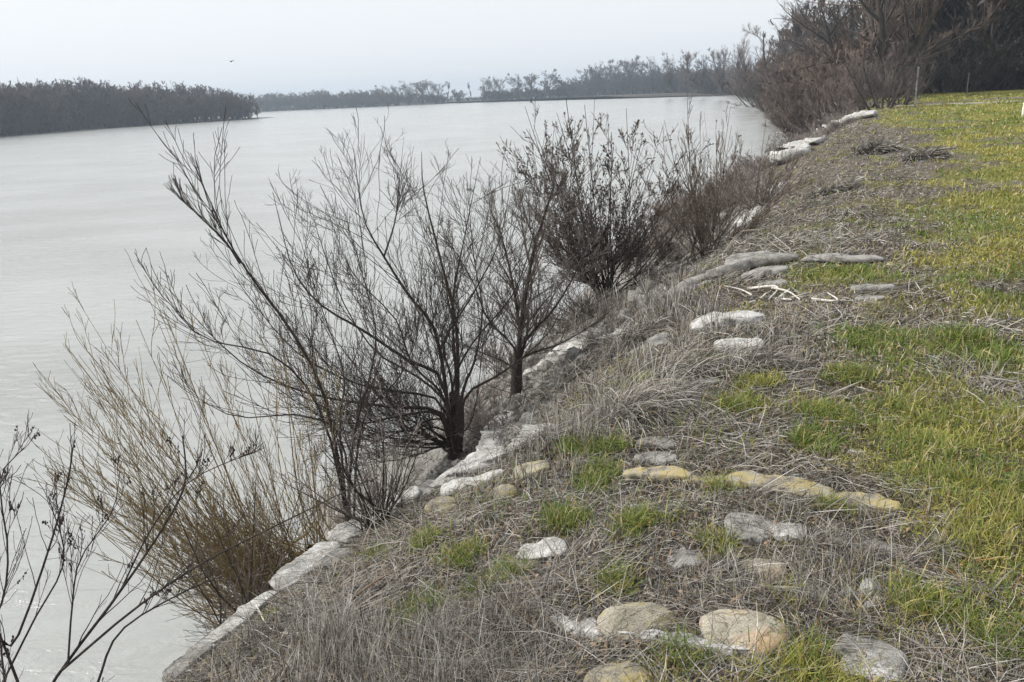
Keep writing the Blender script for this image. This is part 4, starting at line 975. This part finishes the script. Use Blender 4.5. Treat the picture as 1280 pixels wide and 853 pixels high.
keep_ = rng; _, NB = far_tree(1.0, 1.2, 'bushy', fine=.8, tw=.005, seed=501, last=False); rng = keep_
nbv = np.concatenate(NB.v); nbq = np.concatenate(NB.q); mb = MB()
for i in range(38):
    y = 4.7*(16/4.7)**rng.random(); s_ = rng.uniform(-1.7, -.15); x = float(edge(y))+s_/0.91; z = g(x, y)
    if z < WATER-.3: z = WATER-.1
    h_ = rng.uniform(.3, .7)*(1+y/25); a = rng.uniform(0, 6.28); ca, sa = math.cos(a), math.sin(a)
    v = nbv*h_*np.array([1.3, 1.3, .8]); mb.add(np.stack([v[:, 0]*ca-v[:, 1]*sa+x, v[:, 0]*sa+v[:, 1]*ca+y, v[:, 2]+z], 1), q=nbq)
tag(mb.obj('brush', M_twig2), 'tangled low grey twigs over the slope between the shrubs and the river', 'brush', kind='stuff')
# G: shrub with seed heads at the lower left, rooted on the slope outside the frame
bG = np.array([-1.75, 2.35, 0.]); bG[2] = g(bG[0], bG[1])
LG = [dict(p=[(40, 900), (75, 840), (150, 740), (210, 650), (232, 600), (228, 545)], d=.2), dict(p=[(75, 840), (170, 760), (260, 700), (370, 645), (460, 600)], d=.25, free=1), dict(p=[(0, 800), (20, 800), (60, 690), (85, 600), (90, 560)], d=.1, free=1),
      dict(p=[(40, 900), (10, 820), (-20, 740), (-30, 660), (10, 590)], d=.0, free=1), dict(p=[(85, 830), (90, 760), (100, 700), (140, 640), (150, 590)], d=.3, free=1), dict(p=[(150, 740), (190, 660), (240, 600), (330, 560)], d=.2, free=1, d0=.15), dict(p=[(-20, 900), (40, 780), (80, 700), (60, 620)], d=.2, free=1),
      dict(p=[(-40, 820), (0, 760), (10, 690), (0, 600), (30, 560)], d=.2, free=1), dict(p=[(120, 860), (150, 790), (230, 740), (280, 720)], d=.3, free=1)]
PG = []
for L_ in LG:
    m_ = len(L_['p']); PG.append(resample(np.array([at_y(px, py, 2.75+L_.get('d0', 0)+L_['d']*i/(m_-1)) for i, (px, py) in enumerate(L_['p'])]), 12))
PG = np.array(PG)
# join the stems to the root below the frame
root_l = np.array([resample(np.array([bG+[0, 0, -.08], bG+(P_[0]-bG)*.5+[0, 0, -.03], P_[0]]), 12) for P_ in PG[[0, 2, 3, 6, 7, 8]]])
def seeds(root, b3, limbs, last):
    mb = MB(); P = last[1]; n = 150; pi = rng.choice(len(P), n, replace=False) if len(P) >= n else np.arange(len(P))
    for i in pi:
        if rng.random() < .25: continue
        a, b_ = P[i, -3], P[i, -1]; m = rng.integers(3, 8)
        for j in range(m):
            c = a+(b_-a)*(j/m)+rng.normal(size=3)*.004; rk = rock_mesh(np.array([.003, .003, .0055])*rng.uniform(.7, 1.4), int(rng.integers(1e6)), 3, .3, 4)
            mb.add(np.concatenate(rk.v)+c, q=np.concatenate(rk.q))
    mb.obj('foliage', M_seed, root, b3)['kind'] = 'stuff'
lvG = [(13, .25, .98, .55, .40, .5, .35, 7, .10, .08, .0014, .08, .45), (4, .2, 1, .55, .5, .55, .25, 5, .12, .05, .0010, .05, .2)]
shrub('seedy_shrub', 'dark shrub with clustered seed heads filling the lower left corner', 'shrub', bG, np.concatenate([PG, root_l]), [.0075, .0055, .006, .006, .004, .004, .005, .005, .005]+[.008]*6, M_bark, M_twig, lvG, extra=seeds, end=.35)

# ------------------------------------------------------------------ dead sticks, twig, posts, bird
def sticks(name, label, pls, rad, mat, cat='dead branch', lift=.02):
    mb = MB(); first = None
    for pl in pls:
        P = np.array([at(px, py) for px, py in pl['p']]); P[:, 2] += np.array(pl.get('h', [lift]*len(P))); P = resample(P, 10)
        if first is None: first = P[0].copy(); first[2] = g(first[0], first[1])
        tubes(mb, P[None], taper(np.array([rad*pl.get('r', 1)]), 10, .4), 6)
    return tag(mb.obj(name, mat, None, first), label, cat)
sticks('dead_branch', 'white bleached forked branch lying on the bank top', [dict(p=[(935, 364), (965, 365), (972, 368), (960, 378)], h=[.02, .05, .04, .02]), dict(p=[(965, 366), (985, 372), (1000, 378)], h=[.04, .05, .02], r=.8), dict(p=[(950, 377), (958, 370), (966, 365)], r=.7), dict(p=[(940, 372), (925, 366), (905, 360)], h=[.02, .03, .02], r=.6)], .014, M_pale_wood)
sticks('dead_branch', 'short white bleached stick beside the forked one', [dict(p=[(975, 375), (983, 372), (987, 366)], h=[.02, .05, .03]), dict(p=[(978, 377), (990, 378)], r=.8)], .015, M_pale_wood)
sticks('dead_branch', 'small curved white stick right of the forked branch', [dict(p=[(1015, 377), (1035, 381), (1047, 380), (1034, 374)], h=[.02, .03, .03, .05])], .012, M_pale_wood)
sticks('dead_branch', 'pale bent dead branch arching over the bank below the reedy shrub', [dict(p=[(905, 318), (925, 302), (955, 303), (988, 288)], h=[.02, .12, .16, .2]), dict(p=[(905, 318), (960, 270), (1020, 220), (1060, 190)], h=[.02, .2, .45, .8], r=.7)], .010, tinted('dead_wood_tan', .85, (.27, .235, .19)))
sticks('dead_branch', 'thin pale bent stem across the dry grass at the lower left', [dict(p=[(322, 768), (340, 795), (380, 800), (420, 788)], h=[.05, .03, .03, .04])], .0035, M_pale_wood)
sticks('dead_branch', 'brown broken stick among matted grass left of the white slab', [dict(p=[(440, 758), (470, 742), (495, 728)], h=[.03, .05, .05])], .006, tinted('dead_wood_brown', .85, (.22, .15, .10)))
def post(px, pb, pt, d, rad, label, mat, cap=False):
    p = at_y(px, pb, d); zb = g(p[0], p[1]); H = at_y(px, pt, d)[2]-zb
    root = empty('post', (p[0], p[1], zb), label, 'post')
    P = np.array([[[p[0], p[1], zb-.3], [p[0], p[1], zb+H*.5], [p[0]+.02, p[1], zb+H]]]); mb = MB(); tubes(mb, P, np.full((1, 3), rad), 10); mb.obj('shaft', mat, root, (p[0], p[1], zb))
    mb = MB(); P = np.array([[[p[0]+.02, p[1], zb+H-.02], [p[0]+.02, p[1], zb+H+.02], [p[0]+.02, p[1], zb+H+.05]]]); tubes(mb, P, np.array([[rad*1.35, rad*1.35, rad*.2]]), 10); mb.obj('cap', mat, root, (p[0], p[1], zb))
post(1145, 118, 85, 45, .04, 'pale grey post standing before the wood by the fanned shrub', tinted('post_grey', .8, (.30, .29, .27)))
post(1209, 112, 92, 60, .04, 'thin darker post at the foot of the wood further right', tinted('post_dark', .8, (.17, .15, .13)))
post(1278, 150, 130, 30, .045, 'short white post cut by the right side of the picture', tinted('post_white', .7, (.75, .74, .72)))
# bird
bp_ = at_y(289, 77, 70.0); mb = MB()
sp_ = np.linspace(-1, 1, 9); wing = np.stack([sp_*.42, -.10*np.abs(sp_), .16*np.abs(sp_)-.10*sp_**2*np.abs(sp_)], 1)
ch_ = .15*(1-np.abs(sp_)**1.8)+.015
V = np.concatenate([wing+np.stack([0*ch_, ch_/2, 0*ch_], 1), wing-np.stack([0*ch_, ch_/2, 0*ch_], 1)])
qw = [(i, i+1, 9+i+1, 9+i) for i in range(8)]
root = empty('bird', bp_, 'tiny dark bird gliding in the pale sky over the river', 'bird')
body = MB(); tubes(body, np.array([[[0, -.28, 0], [0, -.15, .0], [0, 0, .0], [0, .15, .01], [0, .24, .02]]]), np.array([[.02, .035, .055, .04, .008]]), 8); body.obj('body', M_seed, root)
mb.add(V, q=qw); mb.add(V-[0, 0, .012], q=qw); mb.obj('wings', M_seed, root)
